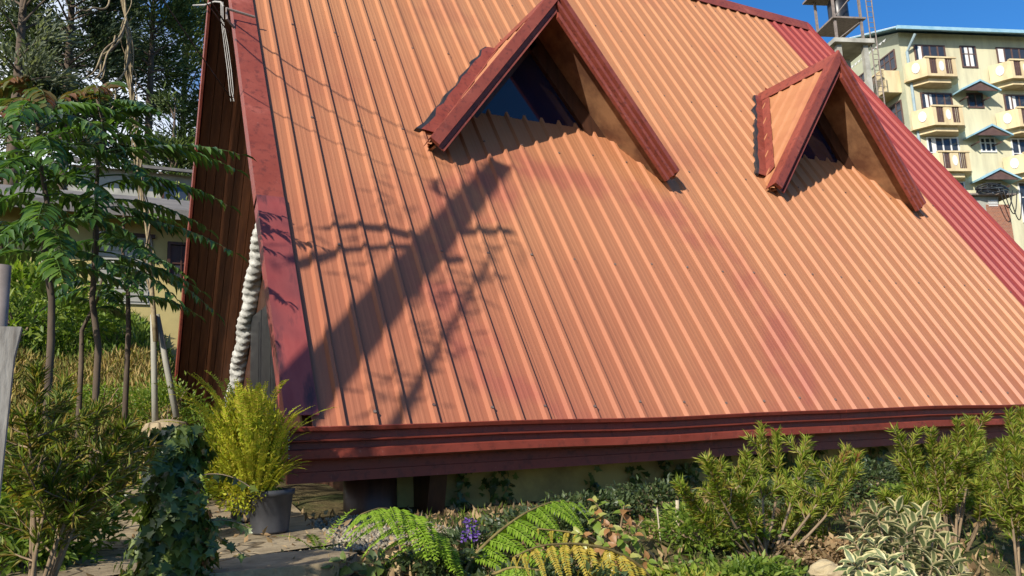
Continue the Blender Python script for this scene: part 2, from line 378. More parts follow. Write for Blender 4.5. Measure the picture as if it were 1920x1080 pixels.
# right-hand rake cap
def rcap(fn):
    prof = [(XR - .06, .0), (XR - .05, .05), (XR + .02, .06), (XR + .05, .02), (XR + .045, -.14), (XR, -.14)]
    mb = MB(); A = [fn(x, .0, h) for x, h in prof]; B = [fn(x, SL, h) for x, h in prof]; n = len(prof)
    fs = [tuple(range(n)), tuple(range(n, 2 * n))[::-1]] + [(i, n + i, n + (i + 1) % n, (i + 1) % n) for i in range(n)]
    hb(mb.add(A + B, fs), 'rake_trim', M['redsheet'])
rcap(RP); rcap(FP)
# ridge cap with a bent skirt, in lengths
xa = XL - .02
while xa < XR:
    xb = min(xa + 2.4, XR + .06); li = random.uniform(.0, .006)
    c = MB(); pr = [RP(0, SL - .21, .036 + li), RP(0, SL - .02, .05 + li), np.array([0, RY, RZ + .085 + li]), FP(0, SL - .02, .05 + li), FP(0, SL - .21, .036 + li),
                    FP(0, SL - .21, .032 + li), np.array([0, RY, RZ + .078 + li]), RP(0, SL - .21, .032 + li)]
    hb(c.prism([p + np.array([xa - .02, 0, 0]) for p in pr], (xb - xa + .03, 0, 0)), 'ridge_cap', M['red']); xa = xb
# gutter: folded sheet profile (y, z), in two lengths
GP = [(4.815, 1.55), (4.81, 1.395), (4.66, 1.388), (4.638, 1.398), (4.632, 1.444), (4.642, 1.449), (4.70, 1.453), (4.70, 1.488), (4.640, 1.493), (4.638, 1.499),
      (4.70, 1.505), (4.70, 1.546), (4.640, 1.551), (4.628, 1.573), (4.634, 1.577), (4.646, 1.556), (4.712, 1.551), (4.712, 1.42), (4.80, 1.405), (4.805, 1.55)]
xs_g = [.985, 5.44, XR + .05]
for a, b, dz in ((xs_g[0], xs_g[1] + .03, 0), (xs_g[1], xs_g[2], .002)):
    n = 10; mb = MB(); vs = []; k = len(GP)
    for i in range(n + 1):
        x = a + (b - a) * i / n; sg = .006 * math.sin(x * 1.3) + .004 * math.sin(x * 3.1)
        vs += [(x, y - dz, z + sg) for y, z in GP]
    fs = [tuple(range(k)), tuple(range(n * k, n * k + k))[::-1]]
    for i in range(n):
        for j in range(k): j2 = (j + 1) % k; fs.append((i * k + j, (i + 1) * k + j, (i + 1) * k + j2, i * k + j2))
    g = hb(mb.add(vs, fs), 'gutter', M['redgutter'])
    if a < 1:
        oc = [(4.815, 1.56), (4.81, 1.388), (4.66, 1.38), (4.632, 1.39), (4.622, 1.44), (4.618, 1.578), (4.64, 1.59), (4.70, 1.585)]
        sub(MB().prism([(.967, y, z) for y, z in oc], (.016, 0, 0)), 'end_cap', M['red'], g)
        rv = MB()
        for z in (1.41, 1.425, 1.46, 1.475, 1.51, 1.525, 1.555): rv.lathe([(.0045, 0), (.0035, .004), (.0, .005)], (.992, 4.628, z), 6)
        tag(sub(rv, 'rivets', M['plaster'], g), kind='stuff')
# fascia board below the gutter, two folds
for a, b in ((1.02, 5.1), (5.1, 10.6)):
    hb(MB().prism([(a, y, z) for y, z in ((4.83, 1.41), (4.803, 1.405), (4.803, 1.325), (4.795, 1.322), (4.795, 1.262), (4.83, 1.262))], (b - a - .002, 0, 0)), 'fascia', M['redgutter'])
hb(MB().box(1.16, 10.5, 4.835, 5.35, 1.285, 1.30), 'eave_soffit', M['darkwood'])
# low wall below the eave, gable wall with glazed door
hb(MB().box(1.75, 10.4, 5.25, 5.45, .6, 1.4), 'wall', M['wallyellow'])
hb(MB().prism([RP(1.95, -.1, -.16), RP(1.95, SL - .2, -.16), FP(1.95, SL - .2, -.16), FP(1.95, -.1, -.16), (1.95, 2 * RY - EY, .7), (1.95, EY + .3, .7)], (.12, 0, 0)), 'gable_wall', M['darkwood'])
hb(MB().prism([RP(10.35, -.1, -.16), RP(10.35, SL - .2, -.16), FP(10.35, SL - .2, -.16), FP(10.35, -.1, -.16), (10.35, 2 * RY - EY, .7), (10.35, EY + .3, .7)], (.12, 0, 0)), 'gable_wall', M['wallyellow'])
for yy in (10.2, 11.0):
    d = hb(MB().box(1.91, 1.945, yy - .36, yy + .36, 1.2, 3.2), 'door_leaf', M['black'])
    sub(MB().box(1.902, 1.908, yy - .27, yy + .27, 1.35, 3.05), 'pane', M['black'], d)
# white plaster moulding twisted like a rope, along the edge of the gable wall
def rope(p0, p1, r=.13, turns=11, seg=18, n=150):
    p0 = np.array(p0); p1 = np.array(p1); t = (p1 - p0); L = np.linalg.norm(t); t /= L
    u = np.cross(t, [1, 0, 0]); u /= np.linalg.norm(u); v = np.cross(t, u); vs = []; fs = []
    for i in range(n + 1):
        c = p0 + t * L * i / n; ph = 2 * math.pi * turns * i / n / 2
        for k in range(seg):
            a = 2 * math.pi * k / seg; rr = r * (.72 + .33 * abs(math.cos(a - ph)) ** .8 + .03 * math.sin(i * .21 + 3 * a) + .06 * math.sin(i * .83 - 2 * a) + .06 * math.sin(i * 1.7 + 5 * a))
            vs.append(c + rr * (math.cos(a) * u + math.sin(a) * v))
    for i in range(n):
        for k in range(seg): k2 = (k + 1) % seg; fs.append((i * seg + k, i * seg + k2, (i + 1) * seg + k2, (i + 1) * seg + k))
    return MB().add(vs, fs)
rm = hb(rope(atx(434, 775, 1.88), atx(513, 320, 1.88), .12, 6, 18, 260), 'rope_moulding', M['plaster'], smooth=True); rm['label'] = 'white plaster moulding twisted like a rope'
# log and pipe under the corner of the eave
hb(MB().tube([(1.62, 5.15, .8), (1.62, 5.15, 1.27)], .17, 14), 'log_post', M['darkwood'], smooth=True)
hb(MB().tube([(1.88, 7.1, 1.2), (1.88, 7.1, 3.3)], .03, 10), 'drain_pipe', M['black'], smooth=True)

# ---- dormers
def dormer(xa, ya, za, w, zf, yg):
    root_s = None
    ang = math.atan2(za - zf, w); Ls = math.hypot(w, za - zf)
    yb = lambda z: EY + (z - EZ) / math.tan(TH)               # main roof y at height z
    ym = ya - .02
    def DP(side, x_y, s, h=0.):       # side -1 left, +1 right; s distance down from the ridge, x_y world y
        return np.array([xa + side * (s * math.cos(ang) + h * math.sin(ang)), x_y, za - s * math.sin(ang) + h * math.cos(ang)])
    objs = []
    for side in (-1, 1):
        # ribbed sheet: ribs run down the slope, spaced along y; triangular between the front edge and the valley
        ystart = ya; rib = []
        ymax = yb(za) + .02
        y = ystart; prof = []
        k = 0
        while y < ymax:
            for dy, h in ((0, 0), (.022, .02), (.044, .02), (.062, 0)):
                if y + dy < ymax: prof.append((y + dy, h))
            y += .2
        prof.append((ymax, 0))
        mb = MB(); top = []; bot = []
        for yy, h in prof:
            zz = EZ + (yy - EY) * math.tan(TH) - .02           # main roof height at this y
            s_end = min(Ls, (za - zz) / math.sin(ang)) if zz > zf else Ls
            s_end = max(s_end, .01)
            top.append((DP(side, yy, .0, h + .02), DP(side, yy, s_end, h + .02)))
            bot.append((DP(side, yy, .0, h + .016), DP(side, yy, s_end, h + .016)))
        n = len(prof); vs = [p[0] for p in top] + [p[1] for p in top] + [p[0] for p in bot] + [p[1] for p in bot]
        fs = []
        for i in range(n - 1):
            fs.append((i, i + 1, n + i + 1, n + i)); fs.append((2 * n + i, 3 * n + i, 3 * n + i + 1, 2 * n + i + 1))
            fs.append((n + i, n + i + 1, 3 * n + i + 1, 3 * n + i))
        fs += [(0, n, 3 * n, 2 * n)]
        mb.add(vs, fs)
        if side == -1:
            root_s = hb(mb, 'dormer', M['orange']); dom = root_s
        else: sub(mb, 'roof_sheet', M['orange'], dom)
        # plywood lining under the slope, front to glass
        yq = yg + .45
        def send(yy): 
            zz = EZ + (yy - EY) * math.tan(TH) + .03
            return min(Ls - .02, (za - zz) / math.sin(ang) - .0)
        P = [DP(side, ya + .02, .04, -.012), DP(side, ya + .02, Ls - .02, -.012), DP(side, yb(zf + .03) , Ls - .02, -.012), DP(side, yq, send(yq), -.012), DP(side, yq, .04, -.012)]
        nrm = DP(side, 0, 0, 1) - DP(side, 0, 0, 0)
        sub(MB().prism(P, -nrm * .02), 'soffit_panel', M['ply'], dom)
        # folded fascia along the front edge, drawn as a stepped profile
        if side == 1:
            pr = [(ya - .012, .065), (ya - .05, .06), (ya - .055, .015), (ya - .008, .008), (ya - .008, -.026), (ya - .055, -.032), (ya - .055, -.062), (ya - .008, -.068), (ya - .008, -.104),
                  (ya - .05, -.11), (ya - .05, -.14), (ya - .005, -.14)]
        else:
            pr = [(ya - .012, .065), (ya - .055, .06), (ya - .06, -.045), (ya - .05, -.05), (ya - .018, -.052), (ya - .014, -.105), (ya - .03, -.11), (ya - .03, -.135), (ya - .012, -.135)]
        ext = -.045 if side == 1 else -.02
        def col(s): return [DP(side, yy, s + (math.tan(math.pi / 2 - ang) * 0) , h) for yy, h in pr]
        # mitre at the apex: shift s by h*tan so that both sides meet on the plane x = xa
        pr = [(yy, h if h > 0 else h * (.78 if side < 0 else 1)) for yy, h in pr]
        A = [DP(side, yy, -h * math.tan(ang) + .001, h) for yy, h in pr]
        B = [DP(side, yy, Ls + ext, h) for yy, h in pr]; n = len(pr)
        fs = [tuple(range(n)), tuple(range(n, 2 * n))[::-1]] + [(i, n + i, n + (i + 1) % n, (i + 1) % n) for i in range(n)]
        sub(MB().add(A + B, fs), 'fascia', M['red'], dom)
        # cover flashing over the front edge of the sheet
        F0 = [DP(side, ya - .05, 0, .066), DP(side, ya - .05, Ls + ext, .066), DP(side, ya + .10, Ls + .01, .05), DP(side, ya + .10, 0, .05)]
        sub(MB().prism(F0, -nrm * .006), 'edge_flashing', M['red'], dom)
        # valley flashing: raised bent strip along the valley, wavy outer edge
        vs = []; fs = []; m = 14
        for i in range(m + 1):
            z = za - .02 - (za - zf - .22) * i / m; s = (za - z) / math.sin(ang)
            v = DP(side, yb(z), s, .03); wv = .012 * math.sin(i * 2.4) + random.uniform(-.008, .008)
            dn = RP(0, 0, 1) - RP(0, 0, 0)
            out_ = v + np.array([side * (.12 + 1.6 * wv), .0, 0]) + dn * (.028 + .02 * abs(math.sin(i * 1.9)))
            inn = v + np.array([-side * .085, -.10, .0]) * .9 + np.array([0, 0, .085 * math.tan(ang) * .9]) + nrm * .012
            vs += [out_, v + dn * .028, inn, out_ - dn * .004, v + dn * .022, inn - nrm * .004]
        for i in range(m):
            a = i * 6; b = a + 6
            fs += [(a, a + 1, b + 1, b), (a + 1, a + 2, b + 2, b + 1), (a + 3, b + 3, b + 4, a + 4), (a + 4, b + 4, b + 5, a + 5), (a, b, b + 3, a + 3), (a + 2, a + 5, b + 5, b + 2)]
        fs += [(0, 3, 4, 1), (1, 4, 5, 2), (m * 6, m * 6 + 1, m * 6 + 4, m * 6 + 3), (m * 6 + 1, m * 6 + 2, m * 6 + 5, m * 6 + 4)]
        sub(MB().add(vs, fs), 'valley_flashing', M['red'], dom)
        # ragged black strip standing in for the shadow line along the valley flashing
        vs2 = []; fs2 = []
        for i in range(m + 1):
            o_ = vs[i * 6]; w1 = random.uniform(.0, .045); dn = RP(0, 0, 1) - RP(0, 0, 0)
            vs2 += [o_ + np.array([-side * .012, 0, 0]) - dn * .006, o_ + np.array([side * w1, .01, .015]) - dn * .012, o_ + np.array([side * (w1 + .012), .012, .018]) - dn * .05, o_ + np.array([-side * .012, 0, 0]) - dn * .05]
        for i in range(m):
            a = i * 4; b = a + 4
            for q_ in range(4): fs2.append((a + q_, a + (q_ + 1) % 4, b + (q_ + 1) % 4, b + q_))
        sub(MB().add(vs2, fs2 + [(0, 1, 2, 3), (m * 4, m * 4 + 3, m * 4 + 2, m * 4 + 1)]), 'shadow_strip', M['black'], dom)
        # inner rafter against the glass
        zg = EZ + (yg - EY) * math.tan(TH); sg = (za - zg) / math.sin(ang)
        P = [DP(side, yg - .05, .05, -.035), DP(side, yg - .05, sg + .1, -.035), DP(side, yg - .05, sg + .1, -.2), DP(side, yg - .05, .16, -.2)]
        sub(MB().prism(P, (0, .09, 0)), 'inner_rafter', M['darkwood'], dom)
    # ridge cap, running back into the main roof
    ce = yb(za + .06) + .03
    pr = [DP(-1, 0, .13, .045), DP(-1, 0, .0, .055), DP(1, 0, .0, .055), DP(1, 0, .13, .045), DP(1, 0, .13, .038), np.array([xa, 0, za + .05]), DP(-1, 0, .13, .038)]
    pr[1] = np.array([xa - .012, 0, za + .085]); pr[2] = np.array([xa + .012, 0, za + .085])
    sub(MB().prism([p + np.array([0, ya - .02, 0]) for p in pr], (0, ce - ya + .02, 0)), 'ridge_cap', M['red'], dom)
    # glass pane, triangular, standing on the roof
    zg = EZ + (yg - EY) * math.tan(TH) + .0
    hw = (za - zg) / math.tan(ang)
    sub(MB().prism([(xa - hw, yg, zg - .02), (xa + hw, yg, zg - .02), (xa, yg, za - .06)], (0, .012, 0)), 'pane', M['glass'], dom)
    return dom
dormer(3.84, 6.17, 5.655, 1.315, 3.965, 6.72)
dormer(7.85, 6.25, 5.79, 1.235, 4.03, 6.80)

# ------------------------------------------------------------------ hotel on the rise behind
HC = np.array([44.029, 30.305]); fd = np.array([.9455, -.3256]); vd = np.array([.3256, .9455])
hrot = math.atan2(fd[1], fd[0])
hotel = empty('hotel', (HC[0], HC[1], 9.0), 'four-storey pale yellow hotel with chamfered balconies and blue roof', 'hotel', rz=hrot)
HZ0 = 9.0
M['hotelwall'] = simple('pale_yellow_wall', (.60, .56, .37), (.44, .40, .27), 1.1, .85, .1, stretch=(1.6, 1, .22), lo=.42, hi=.72)
M['hotelside'] = simple('pale_green_wall', (.45, .46, .33), (.38, .4, .29), .8, .85, .1)
M['peach'] = simple('peach_parapet', (.66, .53, .31), (.46, .35, .2), 1.4, .8, .1, stretch=(1.5, 1, .3), lo=.42, hi=.72)
M['hotelwhite'] = simple('white_trim', (.72, .71, .68), (.62, .62, .6), 3, .6, .05)
M['hwood'] = simple('dark_window_frame', (.09, .05, .04), (.13, .075, .06), 4, .5, .05)
M['hglass'] = glassmat('hotel_glass', (.03, .035, .045), .08)
M['blue'] = simple('blue_roof_metal', (.22, .40, .50), (.32, .5, .58), 2, .4, .1)
M['bluegrey'] = simple('blue_grey_pipe', (.25, .34, .38), (.32, .4, .42), 3, .5, .05)
M['concgrey'] = simple('stained_grey_concrete', (.45, .43, .37), (.25, .24, .2), 1.2, .85, .2)
def hw(mb, name, mat, parent=None):     # hotel-local: x along the facade, y into the building, z metres above the eye line + CZ
    for i, v in enumerate(mb.v): mb.v[i] = (v[0], v[1], v[2] + CZ - HZ0)
    return link(name, mb.mesh(name), mat, parent or hotel)
hw(MB().box(0, 15, 0, 8.5, 7.5, 23.75), 'wall', M['hotelwall'])
hw(MB().box(-.02, -.003, .02, 8.48, 7.5, 23.7), 'side_wall', M['hotelside'])
# gable triangle on the end and the roof
hw(MB().prism([(-.01, .02, 23.75), (-.01, 8.48, 23.75), (-.01, 4.25, 25.3)], (.2, 0, 0)), 'end_gable', M['hotelside'])
for sgn in (0, 1):
    a = [(-.7, -.8, 23.62), (-.7, 4.25, 25.45)] if sgn == 0 else [(-.7, 9.3, 23.62), (-.7, 4.25, 25.45)]
    r = hw(MB().prism([a[0], a[1], (a[1][0], a[1][1], a[1][2] + .08), (a[0][0], a[0][1], a[0][2] + .08)], (16.4, 0, 0)), 'roof', M['blue'])
    if sgn == 0:
        for k in range(26):
            x = -.6 + k * .62; hw(MB().prism([(x, -.8, 23.71), (x, 4.2, 25.52), (x, 4.2, 25.57), (x, -.8, 23.76)], (.08, 0, 0)), 'roof_rib', M['hotelwhite'], r)
hw(MB().box(-.7, 15.5, -.95, -.8, 23.5, 23.72), 'eave_gutter', M['blue'])
for k in range(20): hw(MB().prism([(-.72, .2 + k * .4, 23.42 + .0), (-.72, .6 + k * .4, 23.42), (-.72, .4 + k * .4, 23.28)], (-.03, 0, .32 if False else 0)), 'scallop', M['hotelwhite'])
def window(x0, x1, z0, z1, fm, nx=3, nz=2, y=-.03, side=False):
    def bx(mb, a0, a1, b0, b1, c0, c1):
        return mb.box(b0, b1, a0, a1, c0, c1) if side else mb.box(a0, a1, b0, b1, c0, c1)
    f = MB(); t = .09
    bx(f, x0, x0 + t, y - .04, y + .02, z0, z1); bx(f, x1 - t, x1, y - .04, y + .02, z0, z1)
    bx(f, x0 + t, x1 - t, y - .04, y + .02, z0, z0 + t); bx(f, x0 + t, x1 - t, y - .04, y + .02, z1 - t, z1)
    for i in range(1, nx): xx = x0 + (x1 - x0) * i / nx; bx(f, xx - .045, xx + .045, y - .035, y + .02, z0 + t, z1 - t)
    for i in range(1, nz): zz = z0 + (z1 - z0) * (i / nz + .12); bx(f, x0 + t, x1 - t, y - .03, y + .015, zz - .03, zz + .03)
    o = hw(f, 'window', fm); p = MB(); bx(p, x0 + .02, x1 - .02, y - .005, y + .01, z0 + .02, z1 - .02); hw(p, 'pane', M['hglass'], o)
    if random.random() < .55 and not side:
        a0 = x0 + .1 + random.random() * .2 * (x1 - x0); cu = MB().box(a0, min(a0 + random.uniform(.3, .6), x1 - .1), y - .012, y - .008, z0 + .1, z1 - .1); hw(cu, 'curtain', M['hotelwhite'], o)
for col in (0, 5.75, 11.5):
    for r, (z0, z1) in enumerate(((20.2, 22.95), (17.1, 19.75), (14.2, 16.85), (11.4, 14.0))):
        fm = M['hwood'] if r < 2 else M['hotelwhite']
        window(col + .9, col + 3.05, z0, z1, fm, 4, 2)
for col in (0, 5.75):
    window(col + 4.1, col + 5.2, 21.5, 22.98, M['hwood'], 2, 2); window(col + 4.1, col + 5.2, 18.8, 19.8, M['hwood'], 2, 1)
    window(col + 4.5, col + 5.6, 15.9, 16.88, M['hotelwhite'], 3, 2); window(col + 4.5, col + 5.6, 13.05, 14.0, M['hotelwhite'], 3, 2)
    for z, dx in ((19.55, 0), (16.65, .35), (13.85, .45)):
        a = MB()
        for s_ in (-1, 1):
            a.prism([(col + 4.38 + dx, -1.0, z + .62), (col + 4.38 + dx + s_ * 1.35, -1.0, z - .0), (col + 4.38 + dx + s_ * 1.35, -1.0, z + .1), (col + 4.38 + dx, -1.0, z + .74)], (0, 1.0, 0))
        aw = hw(a, 'awning', M['blue'])
        hw(MB().prism([(col + 4.38 + dx, -.9, z + .6), (col + 4.38 + dx - 1.2, -.9, z + .03), (col + 4.38 + dx + 1.2, -.9, z + .03)], (0, .06, 0)), 'gable_board', M['hwood'], aw)
        for s_ in (-1, 1): hw(MB().box(col + 4.3 + dx + s_ * .75, col + 4.38 + dx + s_ * .75, -.7, 0, z - .35, z - .28), 'bracket', M['hwood'], aw)
def balcony(c, z, parent=None):
    # plan: straight front with chamfered ends
    P = [(c - .05, 0), (c - .05 + .0, -.25), (c + .75, -1.15), (c + 2.75, -1.15), (c + 3.45, -.25), (c + 3.45, 0)]
    body = MB().prism([(x, y, z) for x, y in P[::-1]], (0, 0, .16))
    # belly under the slab
    body.prism([(x * .75 + (c + 1.7) * .25, y * .75, z - .3) for x, y in P[::-1]], (0, 0, .3))
    b = hw(body, 'balcony', M['peach'])
    zt = z + .16; h = 1.0
    def panel(x0, y0, x1, y1, mat, z0, z1, th=.12, nm='parapet'):
        d = np.array([x1 - x0, y1 - y0]); n = np.array([d[1], -d[0]]); n = n / np.linalg.norm(n) * th
        hw(MB().prism([(x0, y0, z0), (x1, y1, z0), (x1 - n[0], y1 - n[1], z0), (x0 - n[0], y0 - n[1], z0)], (0, 0, z1 - z0)), nm, mat, b)
    panel(c - .05, -.25, c + .75, -1.15, M['peach'], zt, zt + h); panel(c + 2.75, -1.15, c + 3.45, -.25, M['peach'], zt, zt + h)
    for x0, x1 in ((c + .75, c + .98), (c + 1.47, c + 2.03), (c + 2.52, c + 2.75)): panel(x0, -1.15, x1, -1.15, M['peach'], zt, zt + h)
    hw(MB().box(c + .7, c + 2.8, -1.2, -1.0, zt + h, zt + h + .1), 'coping', M['peach'], b)
    for x0 in (c + .98, c + 2.03):
        for k in range(4): hw(MB().box(x0 + .05 + k * .12, x0 + .10 + k * .12, -1.12, -1.06, zt, zt + h), 'baluster', M['hwood'], b)
    hw(MB().prism([(c + 1.75 + .17 * math.cos(t), -1.17, zt + .5 + .33 * math.sin(t)) for t in np.linspace(0, 5.9, 14)], (0, .03, 0)), 'medallion', M['hotelwhite'], b)
    hw(MB().prism([(c + .33 + .15 * math.cos(t) - .013, -.72 - .17 * math.cos(t) - .013, zt + .5 + .33 * math.sin(t)) for t in np.linspace(0, 5.9, 14)], (.02, .03, 0)), 'medallion', M['hotelwhite'], b)
for c in (0, 5.75, 11.5):
    for z in (20.35, 17.2, 14.3): balcony(c, z)
# side balcony and side windows, downpipe
sb = hw(MB().box(-1.2, -.03, .35, 4.6, 19.9, 20.1), 'balcony', M['peach'])
hw(MB().box(-1.2, -1.08, .35, 1.1, 20.1, 21.35), 'parapet', M['peach'], sb); hw(MB().box(-1.2, -1.08, 2.0, 2.7, 20.1, 21.35), 'parapet', M['peach'], sb); hw(MB().box(-1.2, -1.08, 3.7, 4.6, 20.1, 21.35), 'parapet', M['peach'], sb)
hw(MB().box(-1.2, -.03, .35, .47, 20.1, 21.35), 'parapet', M['peach'], sb); hw(MB().box(-1.22, -1.06, .33, 4.6, 21.35, 21.43), 'coping', M['peach'], sb)
for y0 in (1.15, 2.75):
    for k in range(6): hw(MB().box(-1.16, -1.11, y0 + k * .145, y0 + .05 + k * .145, 20.1, 21.35), 'baluster', M['hwood'], sb)
for z0, z1 in ((21.6, 22.9), (17.9, 19.5), (14.6, 16.4)):
    window(.5, 2.2, z0, z1, M['hwood'], 3, 2, -.05, True); window(3.6, 5.4, z0, z1, M['hwood'], 3, 2, -.05, True)
hw(MB().tube([(.35, -.1, 8.0), (.35, -.1, 22.4), (.6, -.75, 23.3)], .09, 8), 'downpipe', M['bluegrey'])
# solar water heater on the hotel roof
sh = empty('solar_heater', (0, 0, 0), 'dark solar water heater panels on the hotel roof', 'solar heater')
def H(u, v, z): return np.array([HC[0] + fd[0] * u + vd[0] * v, HC[1] + fd[1] * u + vd[1] * v, z + CZ])
sh.location = H(4.6, 1.6, 24.5)
def shb(pts, d, name, mat):
    link(name, MB().prism(rel(pts, sh.location), d).mesh(name), mat, sh)
for k in range(2):
    u = 3.0 + k * 1.7
    shb([H(u, .9, 24.38), H(u + 1.6, .9, 24.38), H(u + 1.6, 2.3, 25.0), H(u, 2.3, 25.0)], (0, 0, .09), 'panel', M['hglass'])
link('tank', MB().tube(rel([H(3.0, 2.45, 25.1), H(6.3, 2.45, 25.1)], sh.location), .2, 12).mesh('tank', True), M['darkwood'], sh)
# water tower with black tank beside the hotel
TP = np.array([37.1, 29.0])
wt = empty('water_tower', (TP[0], TP[1], 8.0), 'rusty steel water tower with black tank on a concrete frame beside the hotel', 'water tower', rz=hrot)
def tb(mb, name, mat, par=None, smooth=False):
    for i, v in enumerate(mb.v): mb.v[i] = (v[0], v[1], v[2] + CZ - 8.0)
    return link(name, mb.mesh(name, smooth), mat, par or wt)
M['steel'] = simple('weathered_steel', (.16, .13, .11), (.27, .22, .19), 6, .7, .1)
M['tank'] = simple('black_plastic_tank', (.012, .013, .016), (.03, .03, .035), 3, .35, .05)
for x, y in ((-.7, -.6), (.9, -.6), (-.7, 1.2), (.9, 1.2)):
    tb(MB().box(x - .14, x + .14, y - .14, y + .14, 6.0, 20.6), 'column', M['concgrey']); tb(MB().box(x - .06, x + .06, y - .06, y + .06, 20.85, 24.2), 'leg', M['steel'])
tb(MB().box(-1.1, 1.3, -1.0, 1.6, 20.6, 20.85), 'slab', M['concgrey'])
for z in (15.2, 18.0): tb(MB().box(-.84, 1.04, -.7, -.5, z, z + .25), 'beam', M['concgrey']); 
tb(MB().box(-.9, 1.1, -.8, 1.4, 22.15, 22.25), 'platform', M['steel'])
tb(MB().box(-1.3, 1.3, -1.0, 1.5, 24.2, 24.3), 'canopy', M['steel'])
tb(MB().lathe([(.5, 22.25), (.56, 22.4), (.56, 23.6), (.45, 23.85), (.15, 23.95)], (.15, .3, 0), 18), 'tank', M['tank'], smooth=True)
lad = MB()
for x in (1.25, 1.6): lad.tube([(x, -.75, 16.0), (x, -.75, 24.0)], .035, 6)
for k in range(24): lad.tube([(1.25, -.75, 16.2 + k * .32), (1.6, -.75, 16.2 + k * .32)], .02, 5)
tb(lad, 'ladder', M['steel'])
for z0, z1 in ((20.9, 22.1), (22.3, 24.1)): tb(MB().tube([(-.7, -.6, z0), (.9, -.6, z1)], .03, 6), 'brace', M['steel'])
# brick outbuilding below the hotel, hank of cable on top
bp = at(1868, 470, 19.0)
BS = empty('brick_outbuilding', (bp[0], bp[1], float(gz(bp[0], bp[1]))), 'small brick and cement outbuilding below the hotel', 'outbuilding', rz=hrot)
bzt = at(1868, 372, 19.0)[2] - BS.location.z
def brickmat():
    m, n, b, o = node_mat('rough_brick'); t = n.nodes.new('ShaderNodeTexCoord'); x = n.nodes.new('ShaderNodeTexBrick')
    mp = n.nodes.new('ShaderNodeMapping'); mp.inputs['Rotation'].default_value = (R_(90), 0, 0); n.links.new(t.outputs['Object'], mp.inputs[0]); n.links.new(mp.outputs[0], x.inputs[0])
    x.inputs['Color1'].default_value = (.34, .12, .06, 1); x.inputs['Color2'].default_value = (.24, .08, .045, 1); x.inputs['Mortar'].default_value = (.3, .26, .2, 1)
    x.inputs['Scale'].default_value = 4.5; x.inputs['Mortar Size'].default_value = .02
    n.links.new(x.outputs[0], b.inputs['Base Color']); b.inputs['Roughness'].default_value = .9; return m
M['brick'] = brickmat()
link('wall', MB().box(-1.2, .35, -.1, 2.2, -.5, bzt).mesh('wall'), M['concgrey'], BS)
link('brick_panel', MB().box(-.25, .75, -.14, -.05, -.5, bzt - .35).mesh('brick_panel'), M['brick'], BS)
link('roof', MB().box(-1.4, 1.0, -.35, 2.4, bzt, bzt + .06).mesh('roof'), M['steel'], BS)
ve = MB()
for k in range(4): ve.box(-.15, .25, -.16, -.1, bzt - .42 + .07 * k, bzt - .38 + .07 * k)
link('vent', ve.mesh('vent'), M['hotelwhite'], BS)
M['cable'] = simple('black_cable', (.014, .014, .015), (.03, .03, .03), 8, .5, 0)
hank = MB()
for k in range(7):
    r0 = .75 + .1 * random.random(); zc = bzt + BS.location.z + .1 + .035 * k
    hank.tube([(bp[0] + r0 * 1.1 * math.cos(t), bp[1] - .2 + .45 * r0 * math.sin(t), zc + .06 * math.sin(2 * t + k)) for t in np.linspace(0, 6.28, 22)], .03, 6)
for k in range(3):
    a = np.array([bp[0] - .5 + .3 * k, bp[1] - .7, bzt + BS.location.z + .1])
    hank.tube([a + np.array([s * .9, -.05, -.75 * math.sin(math.pi * s) * (1 + .3 * k)]) for s in np.linspace(0, 1, 12)], .022, 6)
hank.build('cable_hank', M['cable'], smooth=True); tag(bpy.data.objects['cable_hank'], 'loose coils of black cable on the brick outbuilding', 'cable')

# ------------------------------------------------------------------ houses on the slope to the left
M['yellowwall'] = simple('yellow_house_wall', (.5, .4, .16), (.4, .32, .13), 1.2, .85, .1)
M['cementroof'] = simple('grey_roof_sheet', (.2, .18, .16), (.12, .11, .1), 2, .8, .2)
yh = empty('yellow_house', (.4, 18, float(gz(.4, 18))), 'yellow rendered house with grey roof behind the leafy tree', 'house')
def yb_(x0, x1, y0, y1, z0, z1, name, mat, par=None):
    L = yh.location; return link(name, MB().box(x0 - L.x, x1 - L.x, y0 - L.y, y1 - L.y, z0 + CZ - L.z, z1 + CZ - L.z).mesh(name), mat, par or yh)
yb_(-4.5, 4.0, 18, 22, 1.5, 4.75, 'wall', M['yellowwall'])
L = yh.location
for pts in ([(-5, 17.3, 4.72), (4.6, 17.3, 4.72), (4.6, 20, 5.7), (-5, 20, 5.7)], [(-5, 22.7, 4.72), (4.6, 22.7, 4.72), (4.6, 20, 5.7), (-5, 20, 5.7)]):
    link('roof', MB().prism([np.array(p) + np.array([0, 0, CZ]) - np.array(L) for p in pts], (0, 0, .07)).mesh('roof'), M['cementroof'], yh)
yb_(-5, 4.6, 17.24, 17.29, 4.56, 4.76, 'fascia', M['cementroof'])
gd = yb_(-.02, 1.0, 17.95, 17.995, 2.9, 4.3, 'shutter_door', M['concgrey'])
for k in range(9): yb_(.02, .96, 17.93, 17.955, 2.95 + k * .13, 3.05 + k * .13, 'slat', M['concgrey'], gd)
yb_(-.1, -.03, 17.93, 17.99, 2.9, 4.36, 'door_frame', M['darkwood'], gd); yb_(-.1, 1.06, 17.92, 17.99, 4.3, 4.38, 'door_frame', M['darkwood'], gd)
